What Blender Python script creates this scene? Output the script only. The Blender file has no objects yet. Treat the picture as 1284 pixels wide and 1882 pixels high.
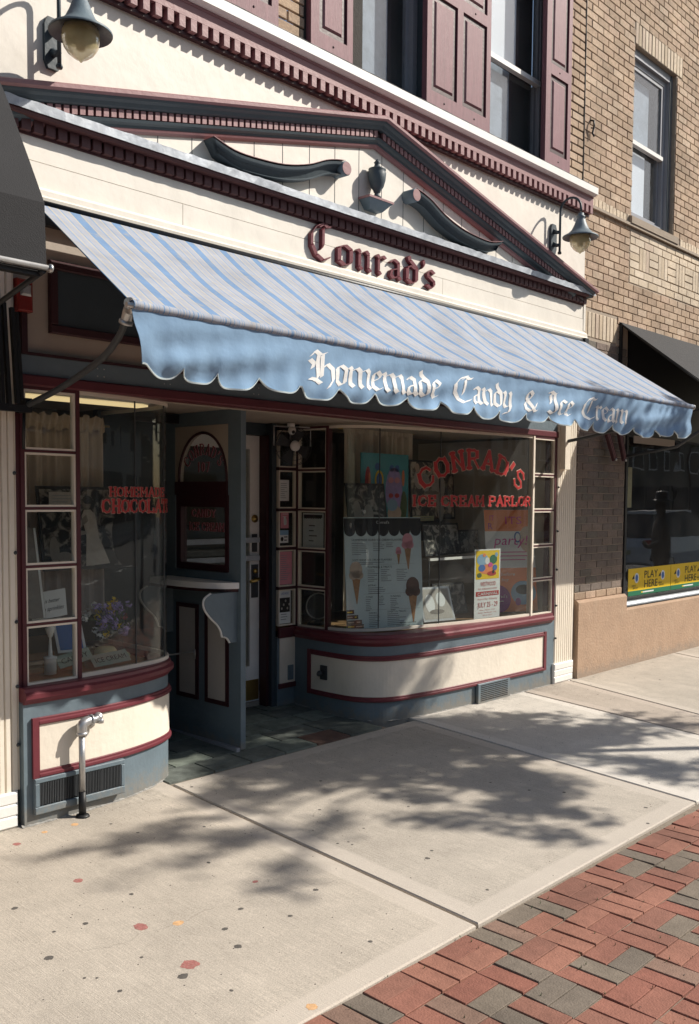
import bpy, math, random
from mathutils import Vector, Matrix
random.seed(7)
C = bpy.context.scene.collection
S = bpy.context.scene
# ------------------------------------------------------------------ camera, sky, sun, exposure
cam_d = bpy.data.cameras.new('camera'); cam = bpy.data.objects.new('camera', cam_d); C.objects.link(cam)
S.camera = cam
F, CX, CY = 1726.0, 664.0, 1017.0
cam_d.sensor_fit = 'HORIZONTAL'; cam_d.sensor_width = 36.0; cam_d.lens = 36.0 * F / 1284.0
cam_d.shift_x = -(CX - 642) / 1284.0; cam_d.shift_y = (CY - 941) / 1284.0
cam_d.clip_start = 0.05; cam_d.clip_end = 500
yaw, pitch, roll = math.radians(47.40), math.radians(-3.41), math.radians(0.48)
fw = Vector((math.sin(yaw) * math.cos(pitch), math.cos(yaw) * math.cos(pitch), math.sin(pitch)))
rt = Vector((math.cos(yaw), -math.sin(yaw), 0)); up = rt.cross(fw)
r2 = math.cos(roll) * rt + math.sin(roll) * up; u2 = -math.sin(roll) * rt + math.cos(roll) * up
m = Matrix((r2, u2, -fw)).transposed().to_4x4(); m.translation = Vector((0, -4.494, 1.693))
cam.matrix_world = m

SUN = Vector((-1.38, 1.0, -1.36)).normalized()
w = bpy.data.worlds.new('World'); S.world = w; w.use_nodes = True
nt = w.node_tree; nt.nodes.clear()
sky = nt.nodes.new('ShaderNodeTexSky'); sky.sky_type = 'NISHITA'; sky.sun_disc = False
sky.sun_elevation = math.asin(-SUN.z); sky.sun_rotation = math.atan2(-SUN.x, -SUN.y)
sky.air_density = 1.2; sky.dust_density = 1.5; sky.ozone_density = 1.0
bg = nt.nodes.new('ShaderNodeBackground'); bg.inputs[1].default_value = 0.082
wo = nt.nodes.new('ShaderNodeOutputWorld')
nt.links.new(sky.outputs[0], bg.inputs[0]); nt.links.new(bg.outputs[0], wo.inputs[0])
sd = bpy.data.lights.new('sun', 'SUN'); so = bpy.data.objects.new('sun', sd); C.objects.link(so)
sd.energy = 5.0; sd.angle = math.radians(0.55); sd.color = (1.0, 0.93, 0.83)
so.rotation_euler = SUN.to_track_quat('-Z', 'Y').to_euler(); so.location = (20, -16, 20)
S.view_settings.view_transform = 'Standard'; S.view_settings.look = 'None'
S.view_settings.exposure = 0.30; S.view_settings.gamma = 1.0
S.view_settings.use_curve_mapping = False
S.render.engine = 'CYCLES'
try:
    S.cycles.transparent_max_bounces = 16; S.cycles.max_bounces = 8
    S.cycles.caustics_reflective = False; S.cycles.caustics_refractive = False
except Exception: pass

# ------------------------------------------------------------------ helpers
def G(y): return 0.034 * y            # the pavement falls gently to the street
class MB:
    def __init__(s): s.v = []; s.f = []; s.sm = set(); s.col = None
    def add(s, vs, fs, smooth=False):
        b = len(s.v); s.v += [tuple(v) for v in vs]
        for f in fs:
            if smooth: s.sm.add(len(s.f))
            s.f.append(tuple(i + b for i in f))
        return s
    def box(s, x0, x1, y0, y1, z0, z1):
        v = [(x, y, z) for x in (x0, x1) for y in (y0, y1) for z in (z0, z1)]
        return s.add(v, [(0, 1, 3, 2), (4, 6, 7, 5), (0, 4, 5, 1), (2, 3, 7, 6), (0, 2, 6, 4), (1, 5, 7, 3)])
    def obox(s, c, ax, ay, az):       # oriented box from centre and half axes
        c, ax, ay, az = map(Vector, (c, ax, ay, az))
        v = [c + i * ax + j * ay + k * az for i in (-1, 1) for j in (-1, 1) for k in (-1, 1)]
        return s.add(v, [(0, 1, 3, 2), (4, 6, 7, 5), (0, 4, 5, 1), (2, 3, 7, 6), (0, 2, 6, 4), (1, 5, 7, 3)])
    def bbox(s, x0, x1, y0, y1, z0, z1, b=0.003):   # box with chamfered edges on its street (-y) face
        v = [(x0, y1, z0), (x1, y1, z0), (x1, y1, z1), (x0, y1, z1),
             (x0, y0 + b, z0), (x1, y0 + b, z0), (x1, y0 + b, z1), (x0, y0 + b, z1),
             (x0 + b, y0, z0 + b), (x1 - b, y0, z0 + b), (x1 - b, y0, z1 - b), (x0 + b, y0, z1 - b)]
        f = [(8, 9, 10, 11), (4, 5, 9, 8), (5, 6, 10, 9), (6, 7, 11, 10), (7, 4, 8, 11),
             (0, 1, 5, 4), (1, 2, 6, 5), (2, 3, 7, 6), (3, 0, 4, 7), (3, 2, 1, 0)]
        return s.add(v, f)
    def prism(s, pts, n, d):          # polygon of 3-D points pushed along n by d
        n = Vector(n) * d; k = len(pts); p = [Vector(q) for q in pts]
        v = p + [q + n for q in p]
        f = [tuple(range(k)), tuple(range(2 * k - 1, k - 1, -1))]
        f += [(i, i + k, (i + 1) % k + k, (i + 1) % k) for i in range(k)]
        return s.add(v, f)
    def sweep(s, path, prof, cap=True, smooth=False):   # plan path of (x, y); profile of (outward offset, z)
        n = len(path); k = len(prof); vs = []
        for i in range(n):
            a = Vector(path[max(i - 1, 0)]); b = Vector(path[min(i + 1, n - 1)])
            d = (b - a).normalized(); nx, ny = d.y, -d.x
            for o, z in prof: vs.append((path[i][0] + nx * o, path[i][1] + ny * o, z))
        fs = [(i * k + j, (i + 1) * k + j, (i + 1) * k + (j + 1) % k, i * k + (j + 1) % k) for i in range(n - 1) for j in range(k)]
        s.add(vs, fs, smooth)
        if cap: s.f += [tuple(len(s.v) - len(vs) + j for j in range(k)), tuple(len(s.v) - k + j for j in range(k))[::-1]]
        return s
    def tube(s, pts, r, seg=8, cap=True):
        P = [Vector(p) for p in pts]; n = len(P); R = r if isinstance(r, (list, tuple)) else [r] * n
        vs = []; ref = None
        for i in range(n):
            d = (P[min(i + 1, n - 1)] - P[max(i - 1, 0)]).normalized()
            if ref is None: ref = Vector((0, 0, 1)) if abs(d.z) < 0.9 else Vector((1, 0, 0))
            a = d.cross(ref).normalized(); b = a.cross(d).normalized(); ref = b
            for j in range(seg):
                t = 2 * math.pi * j / seg
                vs.append(P[i] + R[i] * (math.cos(t) * a + math.sin(t) * b))
        fs = [(i * seg + j, i * seg + (j + 1) % seg, (i + 1) * seg + (j + 1) % seg, (i + 1) * seg + j) for i in range(n - 1) for j in range(seg)]
        s.add(vs, fs, True)
        if cap:
            b = len(s.v) - len(vs)
            s.f += [tuple(b + j for j in range(seg))[::-1], tuple(b + (n - 1) * seg + j for j in range(seg))]
        return s
    def lathe(s, c, prof, seg=20, axis=(0, 0, 1), smooth=True):   # prof of (radius, height along axis)
        c = Vector(c); ax = Vector(axis).normalized()
        a = ax.cross(Vector((1, 0, 0)) if abs(ax.x) < .9 else Vector((0, 1, 0))).normalized(); b = ax.cross(a)
        vs = [c + ax * h + max(r, 1e-4) * (math.cos(2 * math.pi * j / seg) * a + math.sin(2 * math.pi * j / seg) * b) for r, h in prof for j in range(seg)]
        fs = [(i * seg + j, i * seg + (j + 1) % seg, (i + 1) * seg + (j + 1) % seg, (i + 1) * seg + j) for i in range(len(prof) - 1) for j in range(seg)]
        return s.add(vs, fs, smooth)
    def grid(s, fn, nu, nv, smooth=True):
        vs = [fn(i / nu, j / nv) for i in range(nu + 1) for j in range(nv + 1)]
        fs = [(i * (nv + 1) + j, (i + 1) * (nv + 1) + j, (i + 1) * (nv + 1) + j + 1, i * (nv + 1) + j + 1) for i in range(nu) for j in range(nv)]
        return s.add(vs, fs, smooth)
    def mesh(s, name):
        me = bpy.data.meshes.new(name); me.from_pydata(s.v, [], s.f)
        if s.sm:
            for i in s.sm:
                if i < len(me.polygons): me.polygons[i].use_smooth = True
        me.update(); return me

def wloc(o):
    v = Vector((0, 0, 0))
    while o is not None: v += o.location; o = o.parent
    return v
def thing(name, label, cat, loc=(0, 0, 0), group=None):
    o = bpy.data.objects.new(name, None); C.objects.link(o); o.location = loc; o.empty_display_size = .1
    o['label'] = label; o['category'] = cat
    if group: o['group'] = group
    return o
def obj(name, mb, mat, parent=None, at=None, label=None, kind=None, smooth=False):
    me = mb.mesh(name) if isinstance(mb, MB) else mb
    if mat is not None and not me.materials: me.materials.append(mat)
    o = bpy.data.objects.new(name, me); C.objects.link(o)
    p = Vector(at) if at is not None else Vector((0, 0, 0))
    if parent is not None:
        base = wloc(parent); o.parent = parent; o.location = p - base
    else: o.location = p
    if label: o['label'] = label
    if kind: o['kind'] = kind
    return o
def tag(o, label, cat, group=None):
    o['label'] = label; o['category'] = cat
    if group: o['group'] = group
    return o
def crom(pts, n=8):                    # smooth curve through points
    out = []
    P = [pts[0]] + list(pts) + [pts[-1]]
    for i in range(1, len(P) - 2):
        for k in range(n):
            t = k / n; q = []
            for c in range(len(pts[0])):
                a, b, c_, d = P[i - 1][c], P[i][c], P[i + 1][c], P[i + 2][c]
                q.append(.5 * (2 * b + (c_ - a) * t + (2 * a - 5 * b + 4 * c_ - d) * t * t + (3 * b - a - 3 * c_ + d) * t ** 3))
            out.append(tuple(q))
    out.append(tuple(pts[-1])); return out

# ------------------------------------------------------------------ materials
def nodes(name):
    mt = bpy.data.materials.new(name); mt.use_nodes = True; n = mt.node_tree.nodes; n.clear()
    o = n.new('ShaderNodeOutputMaterial'); return mt, mt.node_tree, n, o
def paint(name, col, rough=.55, var=.12, scale=6, bump=.15, bscale=60, metal=0, spec=.4, dirt=0, dirtcol=(.08, .06, .05), stretch=None, coat=0, streak=0, rnd=0, splash=0):
    mt, t, n, o = nodes(name); L = t.links.new
    b = n.new('ShaderNodeBsdfPrincipled'); L(b.outputs[0], o.inputs[0])
    b.inputs['Roughness'].default_value = rough; b.inputs['Metallic'].default_value = metal
    b.inputs['Specular IOR Level'].default_value = spec
    if coat: b.inputs['Coat Weight'].default_value = coat
    tc = n.new('ShaderNodeTexCoord'); mp = n.new('ShaderNodeMapping'); L(tc.outputs['Object'], mp.inputs[0])
    if stretch: mp.inputs['Scale'].default_value = stretch
    nz = n.new('ShaderNodeTexNoise'); nz.inputs['Scale'].default_value = scale; nz.inputs['Detail'].default_value = 8; nz.inputs['Roughness'].default_value = .65
    L(mp.outputs[0], nz.inputs[0])
    mr = n.new('ShaderNodeMapRange'); mr.inputs[1].default_value = .25; mr.inputs[2].default_value = .75
    mr.inputs[3].default_value = 1 - var; mr.inputs[4].default_value = 1 + var; L(nz.outputs[0], mr.inputs[0])
    mx = n.new('ShaderNodeMix'); mx.data_type = 'RGBA'; mx.blend_type = 'MULTIPLY'; mx.inputs[0].default_value = 1
    mx.inputs[6].default_value = (*col, 1); L(mr.outputs[0], mx.inputs[7]); last = mx.outputs[2]
    if rnd:
        oi = n.new('ShaderNodeObjectInfo'); m3 = n.new('ShaderNodeMapRange'); m3.inputs[3].default_value = 1 - rnd; m3.inputs[4].default_value = 1 + rnd
        L(oi.outputs['Random'], m3.inputs[0]); m4 = n.new('ShaderNodeMix'); m4.data_type = 'RGBA'; m4.blend_type = 'MULTIPLY'; m4.inputs[0].default_value = 1
        L(last, m4.inputs[6]); L(m3.outputs[0], m4.inputs[7]); last = m4.outputs[2]
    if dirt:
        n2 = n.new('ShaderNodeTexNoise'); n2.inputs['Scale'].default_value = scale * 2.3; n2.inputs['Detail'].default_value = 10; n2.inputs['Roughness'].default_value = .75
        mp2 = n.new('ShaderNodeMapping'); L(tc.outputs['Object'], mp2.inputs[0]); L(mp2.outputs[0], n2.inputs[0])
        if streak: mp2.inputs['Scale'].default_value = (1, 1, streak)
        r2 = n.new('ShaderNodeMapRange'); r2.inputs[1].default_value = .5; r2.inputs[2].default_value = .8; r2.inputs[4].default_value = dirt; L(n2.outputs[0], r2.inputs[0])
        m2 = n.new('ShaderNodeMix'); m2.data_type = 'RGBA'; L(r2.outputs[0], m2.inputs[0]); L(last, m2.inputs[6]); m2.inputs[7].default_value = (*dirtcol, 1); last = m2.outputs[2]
    if splash:                           # splashed dirt along the foot of the wall
        g_ = n.new('ShaderNodeNewGeometry'); sx_ = n.new('ShaderNodeSeparateXYZ'); L(g_.outputs['Position'], sx_.inputs[0])
        ns = n.new('ShaderNodeTexNoise'); ns.inputs['Scale'].default_value = 14; ns.inputs['Detail'].default_value = 9; ns.inputs['Roughness'].default_value = .8; L(g_.outputs['Position'], ns.inputs[0])
        h1 = n.new('ShaderNodeMapRange'); h1.inputs[1].default_value = .0; h1.inputs[2].default_value = .22; h1.inputs[3].default_value = .34; h1.inputs[4].default_value = -.2; h1.clamp = True; L(sx_.outputs[2], h1.inputs[0])
        ad_ = n.new('ShaderNodeMath'); ad_.operation = 'ADD'; L(ns.outputs[0], ad_.inputs[0]); L(h1.outputs[0], ad_.inputs[1])
        h2 = n.new('ShaderNodeMapRange'); h2.inputs[1].default_value = .58; h2.inputs[2].default_value = .80; h2.inputs[4].default_value = splash; L(ad_.outputs[0], h2.inputs[0])
        m5 = n.new('ShaderNodeMix'); m5.data_type = 'RGBA'; L(h2.outputs[0], m5.inputs[0]); L(last, m5.inputs[6]); m5.inputs[7].default_value = (.22, .20, .17, 1); last = m5.outputs[2]
    L(last, b.inputs['Base Color'])
    if bump:
        nb = n.new('ShaderNodeTexNoise'); nb.inputs['Scale'].default_value = bscale; nb.inputs['Detail'].default_value = 6; L(mp.outputs[0], nb.inputs[0])
        bp = n.new('ShaderNodeBump'); bp.inputs['Strength'].default_value = bump; bp.inputs['Distance'].default_value = .01
        L(nb.outputs[0], bp.inputs['Height']); L(bp.outputs[0], b.inputs['Normal'])
    return mt
def masonry(name, cols, rough=.85, pos=None, attr=None, bump=.5, speck=.25, scale=40):
    # each piece takes its own colour from a ramp (by object, or by a stored attribute on joined pieces)
    mt, t, n, o = nodes(name); L = t.links.new
    b = n.new('ShaderNodeBsdfPrincipled'); L(b.outputs[0], o.inputs[0]); b.inputs['Roughness'].default_value = rough
    b.inputs['Specular IOR Level'].default_value = .25
    if attr:
        a = n.new('ShaderNodeAttribute'); a.attribute_name = attr; src = a.outputs['Fac']
    else:
        a = n.new('ShaderNodeObjectInfo'); src = a.outputs['Random']
    cr = n.new('ShaderNodeValToRGB'); cr.color_ramp.interpolation = 'CONSTANT'; L(src, cr.inputs[0])
    e = cr.color_ramp.elements; pos = pos or [i / len(cols) for i in range(len(cols))]
    e[0].position = pos[0]; e[0].color = (*cols[0], 1); e[1].position = pos[1]; e[1].color = (*cols[1], 1)
    for p, c in zip(pos[2:], cols[2:]):
        q = e.new(p); q.color = (*c, 1)
    tc = n.new('ShaderNodeTexCoord'); geo = n.new('ShaderNodeNewGeometry')
    nz = n.new('ShaderNodeTexNoise'); nz.inputs['Scale'].default_value = scale; nz.inputs['Detail'].default_value = 8; nz.inputs['Roughness'].default_value = .7
    L(geo.outputs['Position'], nz.inputs[0])
    mr = n.new('ShaderNodeMapRange'); mr.inputs[1].default_value = .3; mr.inputs[2].default_value = .7; mr.inputs[3].default_value = 1 - speck; mr.inputs[4].default_value = 1 + speck
    L(nz.outputs[0], mr.inputs[0])
    mx = n.new('ShaderNodeMix'); mx.data_type = 'RGBA'; mx.blend_type = 'MULTIPLY'; mx.inputs[0].default_value = 1
    L(cr.outputs[0], mx.inputs[6]); L(mr.outputs[0], mx.inputs[7])
    n3 = n.new('ShaderNodeTexNoise'); n3.inputs['Scale'].default_value = 2.2; n3.inputs['Detail'].default_value = 4; L(geo.outputs['Position'], n3.inputs[0])
    m3 = n.new('ShaderNodeMapRange'); m3.inputs[1].default_value = .35; m3.inputs[2].default_value = .65; m3.inputs[3].default_value = .82; m3.inputs[4].default_value = 1.14; L(n3.outputs[0], m3.inputs[0])
    m4 = n.new('ShaderNodeMix'); m4.data_type = 'RGBA'; m4.blend_type = 'MULTIPLY'; m4.inputs[0].default_value = 1; L(mx.outputs[2], m4.inputs[6]); L(m3.outputs[0], m4.inputs[7])
    L(m4.outputs[2], b.inputs['Base Color'])
    bp = n.new('ShaderNodeBump'); bp.inputs['Strength'].default_value = bump; bp.inputs['Distance'].default_value = .006
    nb = n.new('ShaderNodeTexNoise'); nb.inputs['Scale'].default_value = 120; nb.inputs['Detail'].default_value = 6; L(geo.outputs['Position'], nb.inputs[0])
    L(nb.outputs[0], bp.inputs['Height']); L(bp.outputs[0], b.inputs['Normal'])
    return mt
def glassmat(name, tint=(.93, .95, .94), boost=1.0, dust=.03):
    mt, t, n, o = nodes(name); L = t.links.new
    tr = n.new('ShaderNodeBsdfTransparent'); tr.inputs[0].default_value = (*tint, 1)
    gl = n.new('ShaderNodeBsdfGlossy'); gl.inputs['Roughness'].default_value = .01
    fr = n.new('ShaderNodeFresnel'); gb = n.new('ShaderNodeNewGeometry'); io = n.new('ShaderNodeMapRange'); io.inputs[3].default_value = 1.5; io.inputs[4].default_value = 1 / 1.5; L(gb.outputs['Backfacing'], io.inputs[0]); L(io.outputs[0], fr.inputs[0])
    mu = n.new('ShaderNodeMath'); mu.operation = 'MULTIPLY'; mu.inputs[1].default_value = boost; mu.use_clamp = True; L(fr.outputs[0], mu.inputs[0])
    mx = n.new('ShaderNodeMixShader'); L(mu.outputs[0], mx.inputs[0]); L(tr.outputs[0], mx.inputs[1]); L(gl.outputs[0], mx.inputs[2])
    df = n.new('ShaderNodeBsdfDiffuse'); df.inputs[0].default_value = (.6, .6, .58, 1)
    geo = n.new('ShaderNodeNewGeometry'); nz = n.new('ShaderNodeTexNoise'); nz.inputs['Scale'].default_value = 3; nz.inputs['Detail'].default_value = 8; L(geo.outputs['Position'], nz.inputs[0])
    mr = n.new('ShaderNodeMapRange'); mr.inputs[1].default_value = .35; mr.inputs[2].default_value = .75; mr.inputs[3].default_value = dust * .3; mr.inputs[4].default_value = dust * 1.6; L(nz.outputs[0], mr.inputs[0])
    m2 = n.new('ShaderNodeMixShader'); L(mr.outputs[0], m2.inputs[0]); L(mx.outputs[0], m2.inputs[1]); L(df.outputs[0], m2.inputs[2])
    nb = n.new('ShaderNodeTexNoise'); nb.inputs['Scale'].default_value = 1.3; L(geo.outputs['Position'], nb.inputs[0])
    bp = n.new('ShaderNodeBump'); bp.inputs['Strength'].default_value = .04; bp.inputs['Distance'].default_value = .05; L(nb.outputs[0], bp.inputs['Height'])
    L(bp.outputs[0], gl.inputs['Normal'])
    L(m2.outputs[0], o.inputs[0]); return mt
def emit(name, col, s):
    mt, t, n, o = nodes(name); e = n.new('ShaderNodeEmission'); e.inputs[0].default_value = (*col, 1); e.inputs[1].default_value = s
    t.links.new(e.outputs[0], o.inputs[0]); return mt
M = {}
M['cream'] = paint('cream_paint', (.80, .73, .62), .5, .06, 3, .25, 25, dirt=.3, dirtcol=(.45, .40, .33), streak=.3)
M['cream_board'] = paint('cream_board_paint', (.77, .72, .64), .5, .07, 2.5, .3, 9, dirt=.35, dirtcol=(.5, .46, .40), streak=.35)
M['cream_dark'] = paint('cream_painted_shade', (.42, .36, .30), .6, .08, 3, .1, 30)  # cream darkened in its colour to hold the shade below the awning
M['white'] = paint('white_paint', (.80, .79, .76), .5, .06, 5, .1, 40, dirt=.15, dirtcol=(.4, .38, .34))
M['slate'] = paint('slate_blue_paint', (.140, .185, .215), .5, .12, 4, .3, 24, dirt=.4, dirtcol=(.21, .25, .27), splash=.75)
M['slate_deep'] = paint('deep_slate_paint', (.065, .085, .098), .5, .10, 4, .15, 30, dirt=.2, dirtcol=(.10, .12, .13))
M['slate_dark'] = paint('dark_slate_paint', (.045, .062, .075), .45, .10, 4, .15, 30)
M['maroon_mid'] = paint('shade_dimmed_maroon', (.085, .022, .028), .45, .12, 8, .12, 40)  # copy of the maroon, dimmed for window parts that sit in shade
M['maroon'] = paint('maroon_paint', (.150, .032, .042), .4, .12, 8, .12, 40)
M['maroon_dull'] = paint('dull_maroon_paint', (.085, .034, .036), .6, .2, 9, .15, 40)
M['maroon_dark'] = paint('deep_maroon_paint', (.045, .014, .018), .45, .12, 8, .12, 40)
M['pink'] = paint('faded_maroon_paint', (.28, .145, .150), .5, .12, 9, .15, 40, dirt=.2, dirtcol=(.25, .09, .10))
M['shutter'] = paint('shutter_wood_paint', (.20, .082, .098), .55, .22, 3, .25, 20, stretch=(12, 12, .7), dirt=.3, dirtcol=(.30, .16, .17))
M['zinc'] = paint('zinc_flashing', (.38, .41, .45), .5, .3, 9, .5, 14, metal=.2, dirt=.6, dirtcol=(.30, .31, .32))
M['lead'] = paint('weathered_metal_flashing', (.22, .23, .25), .55, .2, 12, .4, 30, metal=.3, dirt=.4, dirtcol=(.2, .2, .2))
M['blacksteel'] = paint('black_steel', (.012, .013, .015), .45, .2, 10, .1, 60)
M['greysteel'] = paint('dark_grey_steel', (.05, .055, .06), .45, .2, 10, .1, 60)
M['galv'] = paint('galvanised_pipe', (.50, .50, .50), .35, .15, 14, .1, 60, metal=.7, dirt=.35, dirtcol=(.45, .40, .33))
M['brass'] = paint('brass', (.65, .45, .15), .3, .1, 20, 0, metal=1)
M['black_fabric'] = paint('black_canvas', (.022, .022, .024), .85, .12, 5, .3, 200)
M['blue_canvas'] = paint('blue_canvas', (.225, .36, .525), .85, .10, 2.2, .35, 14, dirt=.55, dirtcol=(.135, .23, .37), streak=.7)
M['white_letter'] = paint('white_lettering', (.80, .80, .78), .7, .07, 30, .1, 100, dirt=.25, dirtcol=(.5, .55, .62))
M['mortar'] = paint('mortar', (.38, .315, .25), .9, .15, 30, .4, 90)
M['mortar_dark'] = paint('dark_joint', (.05, .045, .04), .9, .2, 30, .4, 90)
M['stucco'] = paint('brown_stucco', (.40, .275, .19), .9, .13, 5, .6, 45, dirt=.55, dirtcol=(.48, .37, .27), streak=.6, splash=.5)
M['joint'] = paint('joint_sand', (.24, .20, .155), .95, .3, 60, .5, 150)
M['gum'] = paint('old_gum', (.105, .095, .085), .9, .3, 60, .3, 90)
M['redspot'] = paint('red_paint_spot', (.34, .13, .115), .85, .3, 60, .3, 90, dirt=.9, dirtcol=(.45, .38, .32))
M['orangespot'] = paint('orange_paint_spot', (.62, .37, .18), .85, .3, 60, .3, 90, dirt=.9, dirtcol=(.5, .42, .35))
M['asphalt'] = paint('asphalt', (.05, .05, .05), .9, .2, 3, .6, 90)
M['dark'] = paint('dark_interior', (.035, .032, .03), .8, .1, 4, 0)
M['interior'] = paint('interior_plaster', (.16, .14, .11), .8, .1, 3, 0)
M['woodfloor'] = paint('display_floor_wood', (.25, .15, .07), .6, .2, 6, .1, 30, stretch=(1, 8, 8))
M['glass'] = glassmat('window_glass', boost=.78, dust=.022)
M['upglass'] = glassmat('upstairs_window_glass', tint=(.96, .97, .98), boost=1.1, dust=.03)
TB = [(.455, .335, .235), (.42, .305, .215), (.48, .36, .26), (.375, .275, .195), (.445, .325, .235), (.465, .34, .25), (.43, .315, .225), (.50, .385, .285), (.40, .29, .205)]
M['pier'] = masonry('shaded_pier_brick', [(.20, .158, .135), (.175, .145, .125), (.22, .175, .145), (.185, .155, .135), (.165, .148, .125)])  # tan brick darkened so its colour carries the shade under the awning
M['tan'] = masonry('tan_brick', TB)
M['tan_stuff'] = masonry('tan_brick_far', TB + [(.60, .50, .38)], pos=[0, .11, .22, .33, .44, .55, .66, .77, .88, .985], attr='tint')
M['pale'] = masonry('pale_clean_brick', [(.60, .50, .38), (.55, .45, .33), (.64, .54, .42), (.57, .46, .36)], speck=.12)
M['paver'] = masonry('clay_paver', [(.268, .120, .088), (.24, .115, .085), (.30, .142, .102), (.19, .158, .125), (.165, .138, .112), (.232, .15, .115), (.25, .106, .078)],
                     pos=[0, .17, .34, .52, .64, .78, .88], speck=.16, scale=26)
M['paver_stuff'] = masonry('clay_paver_far', [(.34, .125, .08), (.30, .13, .09), (.37, .15, .095), (.17, .145, .125), (.145, .125, .11), (.28, .16, .12)], attr='tint', speck=.16)
M['tile'] = masonry('slate_tile', [(.165, .19, .165), (.12, .135, .12), (.21, .24, .205), (.135, .15, .135), (.17, .195, .17)], speck=.35, scale=12, rough=.6)
M['redtile'] = masonry('red_slate_tile', [(.14, .088, .072), (.125, .078, .065)], speck=.3, scale=12, rough=.6)
M['black'] = paint('black_print', (.012, .012, .013), .5, .1, 10, 0)
M['paper'] = paint('white_paper', (.72, .74, .74), .6, .05, 6, 0)
M['paperblue'] = paint('pale_blue_paper', (.58, .68, .70), .45, .06, 4, 0)
M['paperpink'] = paint('pink_paper', (.62, .25, .30), .6, .08, 10, 0)
M['greytext'] = paint('grey_print', (.25, .27, .28), .6, .1, 10, 0)
M['headmaroon'] = paint('lintel_maroon_shade_toned', (.115, .024, .032), .45, .14, 8, .15, 40, dirt=.25, dirtcol=(.07, .03, .03))  # maroon with the awning's shade put into the colour
M['plategreen'] = paint('green_tin', (.30, .37, .31), .5, .1, 10, 0)
M['dullred'] = paint('faded_red_print', (.20, .05, .05), .45, .1, 10, 0)
M['panelgrey'] = paint('door_panel_paint', (.50, .46, .42), .55, .08, 4, .1, 30)
M['redprint'] = paint('red_print', (.43, .03, .03), .45, .1, 10, 0)
M['redline'] = paint('pale_outline_print', (.62, .45, .36), .45, .1, 10, 0)
M['yellow'] = paint('yellow_print', (.80, .55, .02), .4, .04, 6, 0)
M['green'] = paint('green_print', (.02, .16, .08), .45, .05, 6, 0)
M['orange'] = paint('orange_print', (.80, .25, .09), .5, .05, 6, 0)
M['purple'] = paint('purple_print', (.30, .05, .28), .5, .05, 6, 0)
M['magenta'] = paint('magenta_print', (.60, .06, .30), .5, .05, 6, 0)
M['teal'] = paint('teal_cloth', (.08, .36, .42), .8, .08, 8, .2, 60)
M['blueprint'] = paint('blue_print', (.05, .15, .42), .5, .05, 6, 0)
M['skyprint'] = paint('light_blue_print', (.25, .42, .58), .5, .05, 6, 0)
M['icepink'] = paint('pink_print', (.70, .30, .36), .6, .1, 20, 0)
M['cocoa'] = paint('chocolate_print', (.10, .035, .02), .6, .2, 20, 0)
M['cone'] = paint('cone_print', (.40, .20, .08), .6, .2, 40, 0)
M['tanprint'] = paint('vanilla_print', (.55, .42, .32), .6, .1, 20, 0)
M['lilac'] = paint('lilac_petals', (.38, .30, .62), .7, .25, 20, 0)
M['rose'] = paint('rose_petals', (.55, .10, .14), .7, .25, 20, 0)
M['leafgreen'] = paint('stem_leaves', (.08, .13, .05), .7, .3, 20, 0)
M['straw'] = paint('pale_straw', (.55, .52, .30), .8, .15, 30, .3, 120)
M['curtain'] = paint('gauze_curtain', (.42, .36, .32), .9, .12, 12, .1, 80, stretch=(6, 6, 1))
M['lit'] = emit('fluorescent_tube', (1.0, .74, .38), .75)
M['lit2'] = emit('bright_fluorescent_tube', (1.0, .82, .55), 4.5)
M['curtain2'] = paint('pale_gauze_curtain', (.72, .64, .52), .9, .12, 12, .1, 80, stretch=(6, 6, 1))
def greyphoto(name, lo=(.01, .01, .01), hi=(.42, .39, .35), sc=9, seed=0):
    mt, t, n, o = nodes(name); L = t.links.new
    b = n.new('ShaderNodeBsdfPrincipled'); L(b.outputs[0], o.inputs[0]); b.inputs['Roughness'].default_value = .35
    geo = n.new('ShaderNodeNewGeometry'); mp = n.new('ShaderNodeMapping'); mp.inputs['Location'].default_value = (seed, seed * 2, 0); L(geo.outputs['Position'], mp.inputs[0])
    nz = n.new('ShaderNodeTexNoise'); nz.inputs['Scale'].default_value = sc; nz.inputs['Detail'].default_value = 5; nz.inputs['Roughness'].default_value = .6; nz.inputs['Distortion'].default_value = 1.2; L(mp.outputs[0], nz.inputs[0])
    cr = n.new('ShaderNodeValToRGB'); cr.color_ramp.elements[0].position = .48; cr.color_ramp.elements[0].color = (*lo, 1)
    cr.color_ramp.elements[1].position = .62; cr.color_ramp.elements[1].color = (*hi, 1); L(nz.outputs[0], cr.inputs[0]); L(cr.outputs[0], b.inputs['Base Color']); return mt
M['photo1'] = greyphoto('old_photograph_print', sc=11, seed=1)
M['photo2'] = greyphoto('sepia_photograph_print', (.05, .045, .035), (.55, .47, .36), 8, 4)
M['photo3'] = greyphoto('dark_photograph_print', (.006, .006, .006), (.36, .34, .31), 13, 9)

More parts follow.
